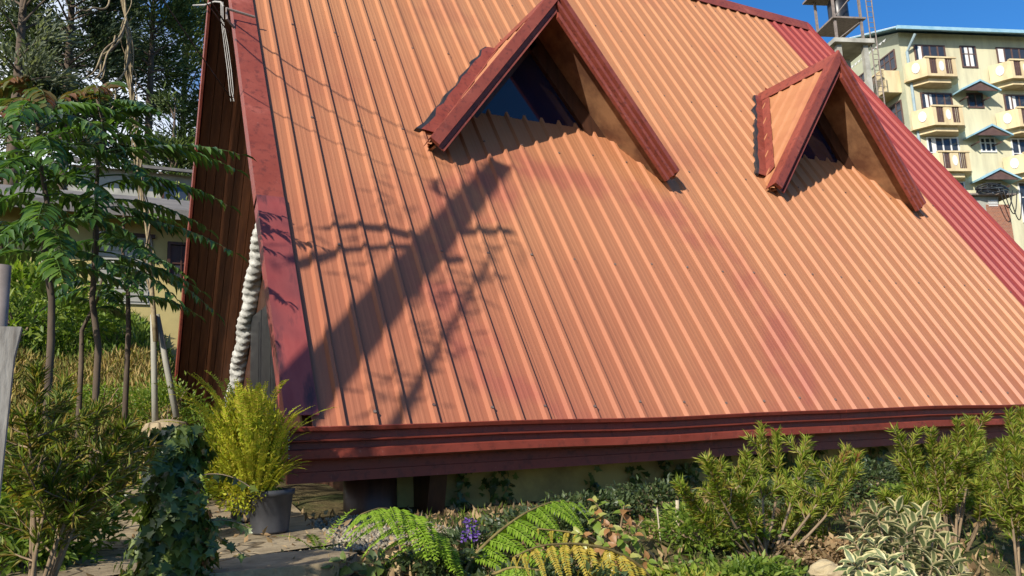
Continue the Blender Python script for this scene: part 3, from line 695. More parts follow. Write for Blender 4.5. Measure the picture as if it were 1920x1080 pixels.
for wx in (1.3, -2.4):
    wf = yb_(wx, wx + .06, 17.9, 17.99, 3.4, 4.25, 'window', M['darkwood'])
    yb_(wx + .06, wx + .7, 17.9, 17.99, 4.19, 4.25, 'frame', M['darkwood'], wf); yb_(wx + .06, wx + .7, 17.9, 17.99, 3.4, 3.46, 'frame', M['darkwood'], wf); yb_(wx + .7, wx + .76, 17.9, 17.99, 3.4, 4.25, 'frame', M['darkwood'], wf)
    for k in range(2): yb_(wx + .26 + .2 * k, wx + .29 + .2 * k, 17.92, 17.99, 3.46, 4.19, 'glazing_bar', M['darkwood'], wf)
    yb_(wx + .06, wx + .7, 17.93, 17.985, 3.78, 3.81, 'glazing_bar', M['darkwood'], wf); yb_(wx + .06, wx + .7, 17.96, 17.98, 3.46, 4.19, 'pane', M['hglass'], wf)
up = at(290, 385, 29)
uh = empty('upper_house', (up[0], 29, float(gz(up[0], 29))), 'grey cement house higher on the slope above the yellow house', 'house')
uz = up[2] - uh.location.z
link('wall', MB().box(-2.6, 2.6, 0, 4, -1.5, uz + 1.15).mesh('wall'), M['concgrey'], uh)
link('roof', MB().prism([(-3, -.6, uz + 1.1), (-3, 2, uz + 1.9), (-3, 2, uz + 2.0), (-3, -.6, uz + 1.2)], (6, 0, 0)).mesh('roof'), M['cementroof'], uh)
uw = link('window', MB().box(.2, 1.1, -.05, .02, uz - .1, uz + .8).mesh('window'), M['darkwood'], uh); link('pane', MB().box(.28, 1.02, -.07, -.045, uz, uz + .7).mesh('pane'), M['hglass'], uw)

# ------------------------------------------------------------------ utility pole out of the frame to the left, cables, poles
M['polec'] = simple('pole_concrete', (.34, .32, .29), (.24, .23, .2), 4, .9, .3)
PX, PY = -2.284, 2.677; pz = float(gz(PX, PY))
up_ = empty('utility_pole', (PX, PY, pz), 'square concrete utility pole carrying cables and dry creeper', 'utility pole')
lt = np.array([.548, -.837, 0]); hv = np.array([.837, .548, 0])
def PL(l, z, d=0): return lt * l + hv * d + np.array([0, 0, z - pz])
sh_ = MB()
for (w0, z0), (w1, z1) in zip([(.15, pz - .3), (.115, 4.6), (.10, 6.4), (.085, 7.66)], [(.115, 4.6), (.10, 6.4), (.085, 7.66)]):
    vs = [PL(a * w0, z0, b * .11) for a, b in ((-1, -1), (1, -1), (1, 1), (-1, 1))] + [PL(a * w1, z1, b * .1) for a, b in ((-1, -1), (1, -1), (1, 1), (-1, 1))]
    sh_.add(vs, [(0, 3, 2, 1), (4, 5, 6, 7), (0, 1, 5, 4), (1, 2, 6, 5), (2, 3, 7, 6), (3, 0, 4, 7)])
link('shaft', sh_.mesh('shaft'), M['polec'], up_)
def arm(pts, r, name='bracket', mat='steel'): link(name, MB().tube([PL(*p) for p in pts], r, 7).mesh(name, True), M[mat], up_)
arm([(-.1, 6.1), (-.26, 6.05), (-.4, 5.93), (-.51, 5.76)], [.05, .045, .04, .015]); arm([(-.1, 5.95), (-.33, 5.63), (-.41, 5.4), (-.46, 5.25)], [.03, .03, .045, .04])
arm([(.07, 6.36), (.19, 6.54), (.31, 6.69)], [.04, .036, .04]); arm([(.1, 5.92), (.18, 6.05)], .04); arm([(-.08, 6.75), (-.2, 6.86), (-.23, 7.0)], [.015, .04, .035], 'insulator', 'plaster')
arm([(.08, 5.6), (.14, 5.35), (.13, 5.25)], [.01, .012, .01])
arm([(.31, 6.2), (.33, 5.61), (.35, 5.04), (.37, 4.61), (.39, 4.2), (.4, 3.4)], [.022, .02, .02, .026, .034, .04], 'hanging_creeper', 'polec')
cr_ = MB()
for k in range(160):
    u = random.random(); z = 6.7 - 3.4 * u ** .8; l = .31 + .03 * (6.2 - z) + random.gauss(0, .07 + .03 * u)
    if random.random() < .3: l = random.uniform(-.55, .45); z = random.uniform(5.2, 6.9)
    a = PL(l, z, random.gauss(0, .06)); d = np.array([random.gauss(0, 1), random.gauss(0, 1), random.gauss(-.4, .8)]); d /= np.linalg.norm(d)
    cr_.tube([a, a + d * .08, a + d * .17 + np.array([0, 0, -.03])], [.005, .011, .002], 4)
tag(link('creeper_twigs', cr_.mesh('creeper_twigs'), M['polec'], up_), kind='stuff')
def sagline(a, b, sag, n=18):
    a = np.array(a, float); b = np.array(b, float); return [a + (b - a) * t - np.array([0, 0, sag * 4 * t * (1 - t)]) for t in np.linspace(0, 1, n)]
ptop = np.array([PX, PY, 7.45])
brk = np.array([.95, RP(0, 4.9)[1] - .05, RP(0, 4.9)[2] - .05])
link('cable_bracket', MB().tube([RP(1.0, 4.25, .03), RP(.93, 4.25, .1), RP(.93, 4.4, .12), RP(1.18, 4.38, .1)], .012, 6).mesh('cable_bracket'), M['steel'], house).matrix_parent_inverse = Matrix.Translation(-Vector(HO))
cabs = [(ptop + [0, 0, .1], RP(.95, 4.55, -.1), .22, .008, 'thick black service cable running from the pole to the gable bracket'),
        (ptop + [0, .05, -.12], RP(.95, 4.15, .03), .3, .006, 'thin cable running from the pole to the rake trim'),
        (ptop + [.0, .0, -.45], atx(436, 188, .98), .2, .005, 'lower thin cable reaching the tail of the white cable bundle')]
for a, b, sg, r, lb in cabs:
    tag(MB().tube(sagline(a, b, sg), r, 6).build('overhead_cable', M['cable'], smooth=True), lb, 'cable')
M['whitecable'] = simple('grey_white_cable', (.45, .42, .38), (.3, .28, .25), 8, .6, 0)
bd = MB()
for k in range(3):
    t0 = atx(420 + 2 * k, -12, .97); bl = [atx(x + 4.5 * (k - 1) * (.8 if 40 < y < 180 else .45), y, .965 + .008 * k) for x, y in ((416, 4), (417, 40), (424, 85), (430, 130), (434, 170), (435 + (k % 2) * 4, 190))]
    bd.tube(bl, .0033, 6)
bd.tube([atx(x, y, 1.0) for x, y in ((362, 10), (385, 9), (403, 3), (414, 4), (419, 12))], .01, 6)
tag(bd.build('cable_bundle', M['whitecable'], smooth=True), 'hanging bundle of grey white cables inside the gable overhang', 'cable')

M['greypole'] = simple('weathered_pole', (.36, .34, .28), (.22, .21, .17), 5, .8, .15, stretch=(1, 1, .3))
def pole(p, q, r, name, mat, label, cat, group=None):
    o = empty(name, tuple(p), label, cat, group) if False else None
    m = MB().tube(rel([p, (np.array(p) + q) / 2, q], p), [r, r * .96, r * .9], 10).build(name, mat, smooth=True, loc=p); return tag(m, label, cat, group)
PYY = 7.4
b1 = at(291, 800, PYY); b2 = at(331, 782, PYY); b3 = at(310, 792, PYY + .1)
pole(b1, at(287, 590, PYY), .026, 'garden_pole', M['greypole'], 'upright grey pole standing in the pale concrete foot', 'pole')
pole(b2, at(294, 590, PYY + .03), .027, 'garden_pole', M['greypole'], 'leaning grey pole tied to the upright pole by dry vine', 'pole')
ft = MB().lathe([(.02, -.25), (.17, -.22), (.19, -.02), (.16, .03), (.05, .06)], (0, 0, 0), 12)
tag(ft.build('concrete_foot', M['concrete'], loc=tuple(at(312, 800, PYY + .02))), 'rough concrete foot holding the two grey garden poles', 'footing')
# dry twisted vine climbing from the poles and hanging over the tree
M['dryvine'] = simple('dry_vine', (.34, .27, .15), (.17, .12, .07), 20, .8, .2)
vp = [(292, 640), (288, 590), (283, 520), (278, 450), (270, 390), (262, 320), (256, 250), (248, 190), (243, 130), (240, 80), (236, 30), (232, -20), (228, -90)]
vine = empty('dry_vine', tuple(at(292, 640, PYY)), 'tangle of dry tan vine strands climbing above the grey poles', 'vine')
VL = np.array(vine.location)
core = [at(x, y, PYY - .05) - VL for x, y in vp]
link('stem', MB().tube(core, [.022, .022, .018, .016, .012, .010, .010, .011, .012, .012, .01, .01, .01], 7).mesh('stem', True), M['dryvine'], vine)
def lerp_path(P, t):
    i = min(int(t * (len(P) - 1)), len(P) - 2); f = t * (len(P) - 1) - i; return P[i] * (1 - f) + P[i + 1] * f
for k in range(13):
    ph = random.uniform(0, 6.28); fq = random.uniform(12, 26); t0 = random.uniform(0, .55); t1 = min(1, t0 + random.uniform(.35, .6)); am = random.uniform(.012, .045)
    pts = []
    for t in np.linspace(t0, t1, 34):
        c = lerp_path(core, t); a_ = am * (1 + .3 * (t > .65)); pts.append(c + np.array([a_ * math.cos(fq * t + ph), a_ * math.sin(fq * t + ph), 0]))
    link('strand', MB().tube(pts, random.uniform(.0035, .006), 5).mesh('strand', True), M['dryvine'], vine)
for (x0, y0, x1, y1, x2, y2) in ((236, 40, 205, 95, 160, 145), (234, 45, 212, 100, 175, 148), (232, 50, 200, 110, 186, 150), (240, 100, 226, 160, 205, 205), (205, 0, 190, 30, 140, 12), (216, 70, 190, 110, 182, 140)):
    p = [at(x0, y0, PYY - .05) - VL, at(x1, y1, PYY - .25) - VL, at(x2, y2, PYY - .4) - VL]
    pts = [p[0] * (1 - t) ** 2 + 2 * p[1] * t * (1 - t) + p[2] * t * t + np.array([.015 * math.sin(9 * t), 0, .015 * math.cos(11 * t)]) for t in np.linspace(0, 1, 16)]
    link('trailing_strand', MB().tube(pts, [.008] * 12 + [.006, .005, .004, .003], 5).mesh('trailing_strand', True), M['dryvine'], vine)
# weathered board and steel post at the left edge
M['board'] = simple('weathered_board', (.4, .37, .32), (.13, .11, .09), 9, .9, .6, .01, stretch=(2, 2, .35), lo=.38, hi=.62)
q = at(10, 612, 2.3); gzq = float(gz(q[0], 2.3))
bd2 = MB(); Wd = .075; hgt_ = q[2] - gzq + .3
vs = []
for z, x0, x1 in ((-.3, -.16, .0 - .03), (hgt_ * .45, -.15, .01), (hgt_ * .72, -.14, .022), (hgt_ - .3, -.13, .034)):
    for yy in (0, .045): vs += [(x0, yy, z), (x1, yy, z)]
fs = [(0, 1, 3, 2), (12, 14, 15, 13)]
for i in range(3): a = i * 4; fs += [(a, a + 4, a + 5, a + 1), (a + 2, a + 3, a + 7, a + 6), (a, a + 2, a + 6, a + 4), (a + 1, a + 5, a + 7, a + 3)]
tag(bd2.add(vs, fs).build('fence_board', M['board'], loc=(q[0], 2.3, gzq)), 'grey weathered upright board beside the narrow-leaved shrub', 'board')
q2 = at(5, 498, 2.8)
tag(MB().tube([(0, 0, -.05), (0, 0, q2[2] - float(gz(q2[0], 2.8)))], .024, 10).build('steel_post', M['steel'], smooth=True, loc=(q2[0], 2.8, float(gz(q2[0], 2.8)))), 'thin grey steel post behind the weathered board', 'post')

# ------------------------------------------------------------------ vegetation helpers
def unit(a): a = np.asarray(a, float); return a / (np.linalg.norm(a, axis=-1, keepdims=True) + 1e-9)
T_SMALL = (np.array([(0, 0, 0), (.42, .5, .10), (1, 0, -.06), (.42, -.5, .10)]), np.array([(0, 2, 1), (0, 3, 2)]))
T_LANCE = (np.array([(0, 0, 0), (.3, .5, .08), (.3, 0, 0), (.3, -.5, .08), (.68, .33, .03), (.68, 0, -.05), (.68, -.33, .03), (1, 0, -.16)]),
           np.array([(0, 2, 1), (0, 3, 2), (1, 2, 5), (1, 5, 4), (2, 3, 6), (2, 6, 5), (4, 5, 7), (5, 6, 7)]))
T_OVATE = (np.array([(0, 0, 0), (.12, .28, .03), (.12, 0, 0), (.12, -.28, .03), (.4, .5, .09), (.4, 0, 0), (.4, -.5, .09), (.75, .33, .03), (.75, 0, -.05), (.75, -.33, .03), (1, 0, -.17)]),
           np.array([(0, 2, 1), (0, 3, 2), (1, 2, 5), (1, 5, 4), (2, 3, 6), (2, 6, 5), (4, 5, 8), (4, 8, 7), (5, 6, 9), (5, 9, 8), (7, 8, 10), (8, 9, 10)]))
T_IVY = (np.array([(0, 0, 0), (-.08, .3, .02), (.2, .26, .0), (.3, .55, .05), (.5, .24, 0), (1, 0, -.1), (.5, -.24, 0), (.3, -.55, .05), (.2, -.26, 0), (-.08, -.3, .02)]),
         np.array([(0, 2, 1), (0, 4, 2), (2, 4, 3), (0, 5, 4), (0, 6, 5), (0, 8, 6), (6, 8, 7), (0, 9, 8)]))
def leafset(P, D, N, L, W, tm):
    P = np.asarray(P, float); D = unit(D); N = np.asarray(N, float); N = unit(N - D * (N * D).sum(-1, keepdims=True)); B = np.cross(N, D)
    L = np.broadcast_to(np.asarray(L, float), (len(P),)); W = np.broadcast_to(np.asarray(W, float), (len(P),))
    tv, tf = tm; n = len(P)
    V = P[:, None] + D[:, None] * (tv[None, :, 0:1] * L[:, None, None]) + B[:, None] * (tv[None, :, 1:2] * W[:, None, None]) + N[:, None] * (tv[None, :, 2:3] * L[:, None, None])
    Fx = tf[None] + (np.arange(n) * len(tv))[:, None, None]
    return V.reshape(-1, 3), Fx.reshape(-1, 3)
class Acc:
    def __init__(s): s.V = []; s.F = []; s.n = 0
    def add(s, V, F): s.V.append(V); s.F.append(F + s.n); s.n += len(V); return s
    def tube(s, pts, rad, seg=5):
        mb = MB().tube(pts, rad, seg, cap=False); F = np.array(mb.f); return s.add(np.array(mb.v), np.concatenate([F[:, [0, 1, 2]], F[:, [0, 2, 3]]]))
    def mesh(s, name, smooth=True):
        return npmesh(name, np.concatenate(s.V), np.concatenate(s.F), smooth)
def bez(p0, p1, p2, n):
    t = np.linspace(0, 1, n)[:, None]; p0, p1, p2 = (np.asarray(p, float) for p in (p0, p1, p2)); return p0 * (1 - t) ** 2 + 2 * p1 * t * (1 - t) + p2 * t * t
def tang(P): return unit(np.gradient(P, axis=0))
M['bark'] = simple('grey_brown_bark', (.12, .085, .055), (.06, .042, .03), 9, .9, .4, .01, stretch=(1, 1, .3))
M['twig'] = simple('pale_twig', (.28, .2, .12), (.16, .11, .065), 12, .85, .2)
M['frond_dark'] = leafmat('dark_compound_leaf', [(.03, .075, .015), (.06, .125, .022), (.11, .19, .04)], .28, .34, .6)
M['frond_red'] = leafmat('young_red_leaf', [(.12, .12, .03), (.2, .085, .04), (.10, .16, .035), (.08, .14, .03)], .38, .35, .45, (1.5, 1.0, .6))
M['olive'] = leafmat('olive_needle_leaf', [(.09, .14, .016), (.15, .21, .025), (.24, .28, .04), (.3, .22, .06)], .5, .42, .4, (1.3, 1.3, .6))
M['bottle'] = leafmat('fresh_needle_leaf', [(.15, .21, .02), (.22, .3, .03), (.3, .37, .045), (.4, .42, .07), (.34, .26, .06)], .5, .45, .4, (1.3, 1.35, .6))
M['golden'] = leafmat('golden_fern_leaf', [(.3, .36, .02), (.42, .45, .03), (.54, .52, .05), (.46, .38, .05)], .55, .45, .25, (1.2, 1.15, .6))
M['fern'] = leafmat('bright_fern_leaf', [(.19, .31, .02), (.25, .39, .03), (.32, .44, .05)], .5, .45, .3, (1.2, 1.2, .6))
M['goldfern'] = leafmat('yellowing_fern_leaf', [(.40, .30, .03), (.5, .37, .05), (.3, .3, .05)], .55, .4, .3, (1.2, 1.1, .6))
M['ivy'] = leafmat('ivy_leaf', [(.045, .07, .014), (.09, .13, .025), (.17, .21, .05)], .36, .25, .5)
M['weed'] = leafmat('weed_leaf', [(.09, .15, .02), (.15, .23, .03), (.24, .3, .05)], .5, .42)
M['ground_leaf'] = leafmat('small_dark_leaf', [(.03, .05, .018), (.06, .09, .03), (.1, .13, .05)], .42, .28)
M['lime'] = leafmat('lime_leaf', [(.3, .31, .06), (.42, .41, .12), (.2, .24, .04)], .35, .4, .5)
M['rust'] = leafmat('rusty_young_leaf', [(.3, .12, .05), (.38, .18, .07), (.22, .15, .06)], .45, .35)
M['straw'] = leafmat('dry_grass', [(.36, .26, .10), (.46, .34, .14), (.24, .21, .06), (.17, .19, .05)], .8, .3, .1, clump=1.1)
M['litter'] = leafmat('leaf_litter', [(.28, .18, .09), (.17, .11, .06), (.42, .3, .16)], .8, .15, .1)
M['conifer_a'] = leafmat('dark_conifer_spray', [(.03, .05, .028), (.052, .075, .04), (.085, .11, .06)], .7, .25, .2, clump=.25)
M['conifer_b'] = leafmat('green_conifer_spray', [(.05, .08, .03), (.085, .12, .04), (.13, .16, .06)], .7, .3, .2, clump=.25)
M['conifer_c'] = leafmat('pale_grey_spray', [(.12, .14, .1), (.18, .2, .14), (.24, .26, .18)], .7, .3, .2, clump=.25)
M['conifer_d'] = leafmat('brownish_spray', [(.11, .075, .045), (.07, .075, .04), (.14, .1, .06)], .7, .25, .2, clump=.25)

# ---- tall trees on the rise behind
def tall_tree(px, Y, ztop, rad, mat, label, n_cl=60, per=230, zlow=.3, seed=1, size=(.34, .085), lean=0):
    r = np.random.default_rng(seed); b = at(px, 500, Y); x, y = b[0], Y; z0 = float(gz(x, y)); H_ = ztop - z0
    t = empty('tall_tree', (x, y, z0), label, 'tree', 'tall trees on the rise')
    tr = MB().tube([(lean * s * s, .1 * math.sin(3 * s), -.3 + (H_ * .97 + .3) * s) for s in np.linspace(0, 1, 9)], [max(.26 * (1 - s) ** .8, .02) for s in np.linspace(0, 1, 9)], 8)
    br = Acc(); P = []; D = []
    for k in range(n_cl):
        s = zlow + (1 - zlow) * r.random() ** .85; a = r.random() * 6.283
        prof = (math.sin(math.pi * min(1, (s - zlow) / (1 - zlow) * .8 + .2)) ** .7) * rad * (.55 + .6 * r.random())
        c0 = np.array([lean * s * s, 0, H_ * (s - .06)]); c1 = c0 + np.array([math.cos(a) * prof, math.sin(a) * prof, H_ * .05 + r.normal(0, .3)])
        br.tube(bez(c0, (c0 + c1) / 2 + [0, 0, .25], c1, 6), np.linspace(.06, .012, 6), 4)
        m = int(per * (.6 + .8 * r.random())); sg = rad * (.14 + .12 * r.random())
        q = c1 + r.normal(0, 1, (m, 3)) * [sg, sg, sg * .62]; along = r.random((m, 1)) ** 2; q = q * (1 - along * .35) + c0 * along * .35
        P.append(q); D.append(unit(q - c0 + r.normal(0, .5, (m, 3))) * [1, 1, .7] + [0, 0, .15])
    P = np.concatenate(P); D = unit(np.concatenate(D)); N = unit(r.normal(0, 1, P.shape) + [0, 0, .8])
    link('trunk', tr.mesh('trunk', True), M['bark'], t); link('limbs', br.mesh('limbs'), M['bark'], t)
    A = Acc(); A.add(*leafset(P, D, N, size[0] * r.uniform(.6, 1.3, len(P)), size[1] * r.uniform(.6, 1.4, len(P)), T_SMALL))
    tag(link('crown', A.mesh('crown', False), M[mat], t), kind='stuff'); return t
tall_tree(105, 36, 27, 2.3, 'conifer_a', 'tall dense dark green conifer on the rise behind the yellow house', 70, 210, .30, 11)
tall_tree(180, 44, 30, 2.0, 'conifer_a', 'dark conifer with bare lower trunk beside the dry vine', 46, 190, .42, 12)
tall_tree(268, 39, 27.5, 2.2, 'conifer_b', 'broad mid green conifer rising behind the dry vine', 48, 200, .50, 13)
tall_tree(335, 46, 31, 2.6, 'conifer_b', 'tall green conifer whose crown meets the red rake of the A-frame', 50, 190, .42, 14)
tall_tree(8, 33, 25, 1.8, 'conifer_c', 'sparse pale grey tree with thin open crown', 30, 90, .35, 15)
tall_tree(60, 50, 24, 2.6, 'conifer_d', 'brownish conifer standing behind the dark ones', 44, 190, .3, 16)
tall_tree(-60, 40, 25, 3.0, 'conifer_b', 'bushy green conifer next to the sparse pale tree', 60, 200, .15, 17)
tall_tree(400, 40, 19, 2.6, 'conifer_b', 'low bushy green tree partly hidden by the A-frame gable', 50, 200, .1, 18)
tall_tree(318, 33, 15.5, 1.4, 'conifer_b', 'short green tree between the upper house and the A-frame', 34, 180, .05, 19)
tall_tree(225, 52, 20, 2.6, 'conifer_a', 'distant dark conifer seen through the gap between nearer trees', 44, 190, .12, 20)

# ---- leafy bushes (generic small-leaved shrubs)
def bush(name, loc, rx, rz, n, L, W, mat, label, cat='shrub', group=None, tm=T_SMALL, seed=0, stems=7, ry=None, up=.5, hollow=.55, sink=.05):
    r = np.random.default_rng(seed); loc = np.array(loc, float); t = empty(name, tuple(loc), label, cat, group); ry = ry or rx
    st_ = Acc(); tips = []
    for k in range(stems):
        a = r.random() * 6.283; e = r.uniform(.3, 1); tip = np.array([math.cos(a) * rx * e * .8, math.sin(a) * ry * e * .8, rz * r.uniform(.8, 1.8)])
        st_.tube(bez((0, 0, -sink), tip * [.25, .25, .6], tip, 7), np.linspace(.014, .004, 7) * (.6 + rx), 5); tips.append(tip)
    nc = max(10, int(n / 45)); u = unit(r.normal(0, 1, (nc, 3))); rr = (hollow + (1 - hollow) * r.random((nc, 1))); c = u * rr * [rx, ry, rz] + [0, 0, rz]
    c[:, 2] = np.maximum(c[:, 2], .03 * rz)
    i = r.integers(0, nc, n); P = c[i] + r.normal(0, .17, (n, 3)) * [rx, ry, rz]; P[:, 2] = np.maximum(P[:, 2], .01)
    D = unit(P - [0, 0, rz * .5] + r.normal(0, .45 * rx, (n, 3)) + [0, 0, up * rz * .4]); N = unit(r.normal(0, .6, (n, 3)) + [0, 0, 1] - D * .3)
    link('stems', st_.mesh('stems'), M['twig'], t)
    A = Acc(); A.add(*leafset(P, D, N, L * r.uniform(.55, 1.3, n), W * r.uniform(.6, 1.25, n), tm))
    tag(link('foliage', A.mesh('foliage', False), M[mat], t), kind='stuff'); return t
def onground(px, py, Y):
    p = at(px, py, Y); return (p[0], p[1], float(gz(p[0], p[1])))

# ---- compound-leaf young trees (the dark leafy tree on the left)
def compound_frond(p0, p1, arch, n=11, L=.15, W=.05, r=None, hang=.55):
    p0 = np.asarray(p0, float); p1 = np.asarray(p1, float); mid = (p0 + p1) / 2 + [0, 0, arch]; m = 24; C_ = bez(p0, mid, p1, m); T = tang(C_)
    A = Acc(); A.tube(C_[::3], np.linspace(.006, .002, len(C_[::3])), 4)
    s = np.linspace(.2, .97, n); ii = (s * (m - 1)).astype(int); tot = np.linalg.norm(p1 - p0)
    for sd in (-1, 1):
        P = C_[ii]; t = T[ii]; side = unit(np.cross(t, [0, 0, 1])) * sd
        D = unit(side * .85 + t * .55 + np.array([0, 0, -hang]) + r.normal(0, .1, P.shape))
        N = unit(np.cross(D, t) * sd * -1 + r.normal(0, .12, P.shape)); N = N * np.where(N[:, 2:3] < 0, -1, 1)
        pr = np.sin(np.pi * (.22 + .7 * (s - .2) / .77)) ** .6
        A.add(*leafset(P, D, N, L * pr * r.uniform(.85, 1.12, n), W * r.uniform(.85, 1.15, n), T_LANCE))
    A.add(*leafset(C_[-1:], T[-1:], np.array([[0, 0, 1.]]), L * .8, W, T_LANCE)); return A.mesh('frond')
def compound_tree(base_px, Y, nodes, label, fronds, seed):
    r = np.random.default_rng(seed); b = np.array(onground(base_px[0], base_px[1], Y)); t = empty('young_tree', tuple(b), label, 'tree', 'young compound-leaf trees')
    pts = [at(x + r.uniform(-7, 7), y, Y + r.uniform(-.05, .05)) - b for x, y in nodes]; pts = [np.array([pts[0][0], pts[0][1], -.1])] + pts
    link('trunk', MB().tube(pts, np.linspace(.021, .007, len(pts)), 8).mesh('trunk', True), M['bark'], t)
    for (x0, y0, x1, y1, dy, arch, red) in fronds:
        p0 = at(x0, y0, Y) - b; p1 = at(x1, y1, Y + dy) - b; ln = np.linalg.norm(p1 - p0)
        me = compound_frond(p0, p1, arch, int(10 + 8 * min(ln, 1)), .098 + .05 * min(ln, 1), .034, r, .38); link('frond', me, M['frond_red' if red else 'frond_dark'], t)
def auto_fronds(nodes, r, n, lo=.25, hi=1., ln=(150, 230)):
    out = []; P = np.array(nodes, float)
    for k in range(n):
        s = lo + (hi - lo) * (k + r.random()) / n; f = s * (len(P) - 1); i = min(int(f), len(P) - 2); p = P[i] + (P[i + 1] - P[i]) * (f - i)
        a = k * 2.4 + r.random() * .6; l = r.uniform(*ln) * (1.05 - .25 * s); dx = math.cos(a) * l; dy = math.sin(a) * l / 270
        out.append((p[0], p[1], p[0] + dx, p[1] + l * (.12 + .28 * r.random()) - 45 * (s - .4), dy, .10 + .06 * r.random(), False))
    return out
ra = np.random.default_rng(31)
nA = [(178, 650), (178, 560), (176, 460), (180, 380), (186, 300), (190, 230), (184, 185)]
frA = [(186, 300, 452, 290, -.25, .16, 0), (188, 285, 442, 318, .1, .17, 0), (184, 330, 428, 385, -.1, .15, 0), (182, 375, 388, 430, .15, .14, 0), (180, 410, 440, 474, -.35, .15, 0), (178, 470, 402, 585, -.2, .16, 0),
       (190, 230, 285, 205, -.3, .10, 0), (188, 200, 180, 165, -.5, .12, 1), (186, 190, 120, 185, -.3, .13, 1), (184, 185, 225, 160, .2, .12, 1), (178, 500, 330, 560, -.4, .16, 0), (184, 340, 60, 330, -.3, .16, 0), (182, 400, 90, 470, -.3, .17, 0)]
compound_tree((170, 690), 5.4, nA, 'young tree with long dark compound leaves reaching across the red rake', frA + auto_fronds(nA, ra, 20), 41)
nB = [(92, 640), (92, 560), (88, 470), (86, 390), (80, 300), (72, 230), (62, 190)]
frB = [(62, 190, 20, 150, -.1, .14, 1), (62, 190, 88, 200, -.35, .16, 1), (66, 200, 0, 215, -.2, .14, 1), (64, 190, -10, 175, .1, .16, 1), (86, 420, -10, 460, -.2, .14, 0), (88, 440, 120, 480, -.6, .14, 0), (92, 480, 240, 520, -.3, .15, 0), (84, 330, -40, 330, -.2, .18, 0)]
compound_tree((92, 660), 4.9, nB, 'young tree with reddish new leaves at its top beside the steel post', frB + auto_fronds(nB, ra, 23), 42)
nC = [(150, 690), (160, 620), (182, 560), (188, 520)]
compound_tree((148, 700), 6.6, nC, 'short forked sapling on the dry grass bank', auto_fronds(nC, ra, 7, .5, 1, (70, 120)), 43)
nD = [(10, 600), (4, 480), (-4, 380), (-10, 300), (-14, 250)]
compound_tree((10, 640), 5.6, nD, 'young tree half hidden behind its red-topped neighbour', auto_fronds(nD, ra, 16), 44)
nE = [(240, 620), (236, 540), (230, 470), (228, 400)]
compound_tree((240, 640), 6.3, nE, 'leafy sapling growing against the poles', auto_fronds(nE, ra, 10, .2, 1, (110, 170)), 45)

# ---- needle-leaved shrubs
def needle_shrub(base, tips, label, mat, seed, L=.047, W=.0040, dens=560, twigs=4, name='bottlebrush_shrub', group='needle-leaved shrubs', red=(), spread=.45, arch=False):
    r = np.random.default_rng(seed); b = np.array(base, float); t = empty(name, tuple(b), label, 'shrub', group)
    st_ = Acc(); P = []; D = []; redP = []; redD = []
    def clothe(C_, t0, dn, rp=False):
        T = tang(C_); seglen = np.linalg.norm(np.diff(C_, axis=0), axis=1).sum(); n = max(8, int(seglen * dn))
        s = t0 + (1 - t0) * r.random(n) ** .85; f = s * (len(C_) - 1); i = np.minimum(f.astype(int), len(C_) - 2); q = C_[i] + (C_[i + 1] - C_[i]) * (f - i)[:, None]
        d = unit(r.normal(0, 1, (n, 3))); tt = T[i]; d = unit(d - tt * (d * tt).sum(-1, keepdims=True)); dd = unit(d * .8 + tt * r.uniform(.35, 1.1, (n, 1)) + [0, 0, .12])
        (redP if rp else P).append(q); (redD if rp else D).append(dd)
    for k, tip in enumerate(tips):
        tip = np.array(tip, float) - b; st0 = np.array([r.normal(0, .02), r.normal(0, .02), -.05]); mid = tip * ([.3, .3, .72] if arch else [.75, .75, .45]) + r.normal(0, .03, 3)
        C_ = bez(st0, mid, tip, 22); st_.tube(C_[::3], np.linspace(.0085, .0022, len(C_[::3])), 5)
        ln = np.linalg.norm(tip); clothe(C_, max(.45, 1 - .34 / ln), dens)
        for j in range(twigs):
            s = r.uniform(.4, .92); c0 = C_[int(s * 21)]; a = r.random() * 6.283; l = r.uniform(.1, .2) * (1.25 - s * .6)
            c1 = c0 + np.array([math.cos(a) * l * spread * 1.6, math.sin(a) * l * spread * 1.6, l * r.uniform(.35, 1)])
            Cj = bez(c0, (c0 + c1) / 2 + [0, 0, -.01], c1, 9); st_.tube(Cj[::2], np.linspace(.0035, .0014, 5), 4); clothe(Cj, .12, dens * .95)
        if k % 2 == 0:                     # a bare dead twig
            c0 = C_[int(r.uniform(.3, .7) * 21)]; a = r.random() * 6.283; c1 = c0 + np.array([math.cos(a) * .1, math.sin(a) * .1, r.uniform(.03, .14)]); st_.tube(bez(c0, (c0 + c1) / 2 + r.normal(0, .012, 3), c1, 6), np.linspace(.003, .001, 6), 4)
        if k in red: clothe(C_[-4:], .5, dens * 1.5, True)
    link('stems', st_.mesh('stems'), M['twig'], t)
    P = np.concatenate(P); D = np.concatenate(D); A = Acc(); A.add(*leafset(P, D, unit(r.normal(0, 1, P.shape) + [0, 0, .6]), L * r.uniform(.6, 1.2, len(P)), W, T_SMALL))
    tag(link('foliage', A.mesh('foliage', False), M[mat], t), kind='stuff')
    if redP:
        P = np.concatenate(redP); D = np.concatenate(redD); A = Acc(); A.add(*leafset(P, D, unit(r.normal(0, 1, P.shape)), L * .6, W * 1.6, T_SMALL)); tag(link('red_shoot_tips', A.mesh('red_shoot_tips', False), M['rust'], t), kind='stuff')
def tipsat(L_, Y, jit, seed):
    r = np.random.default_rng(seed); return [at(x, y, Y + r.uniform(-jit, jit)) for x, y in L_]
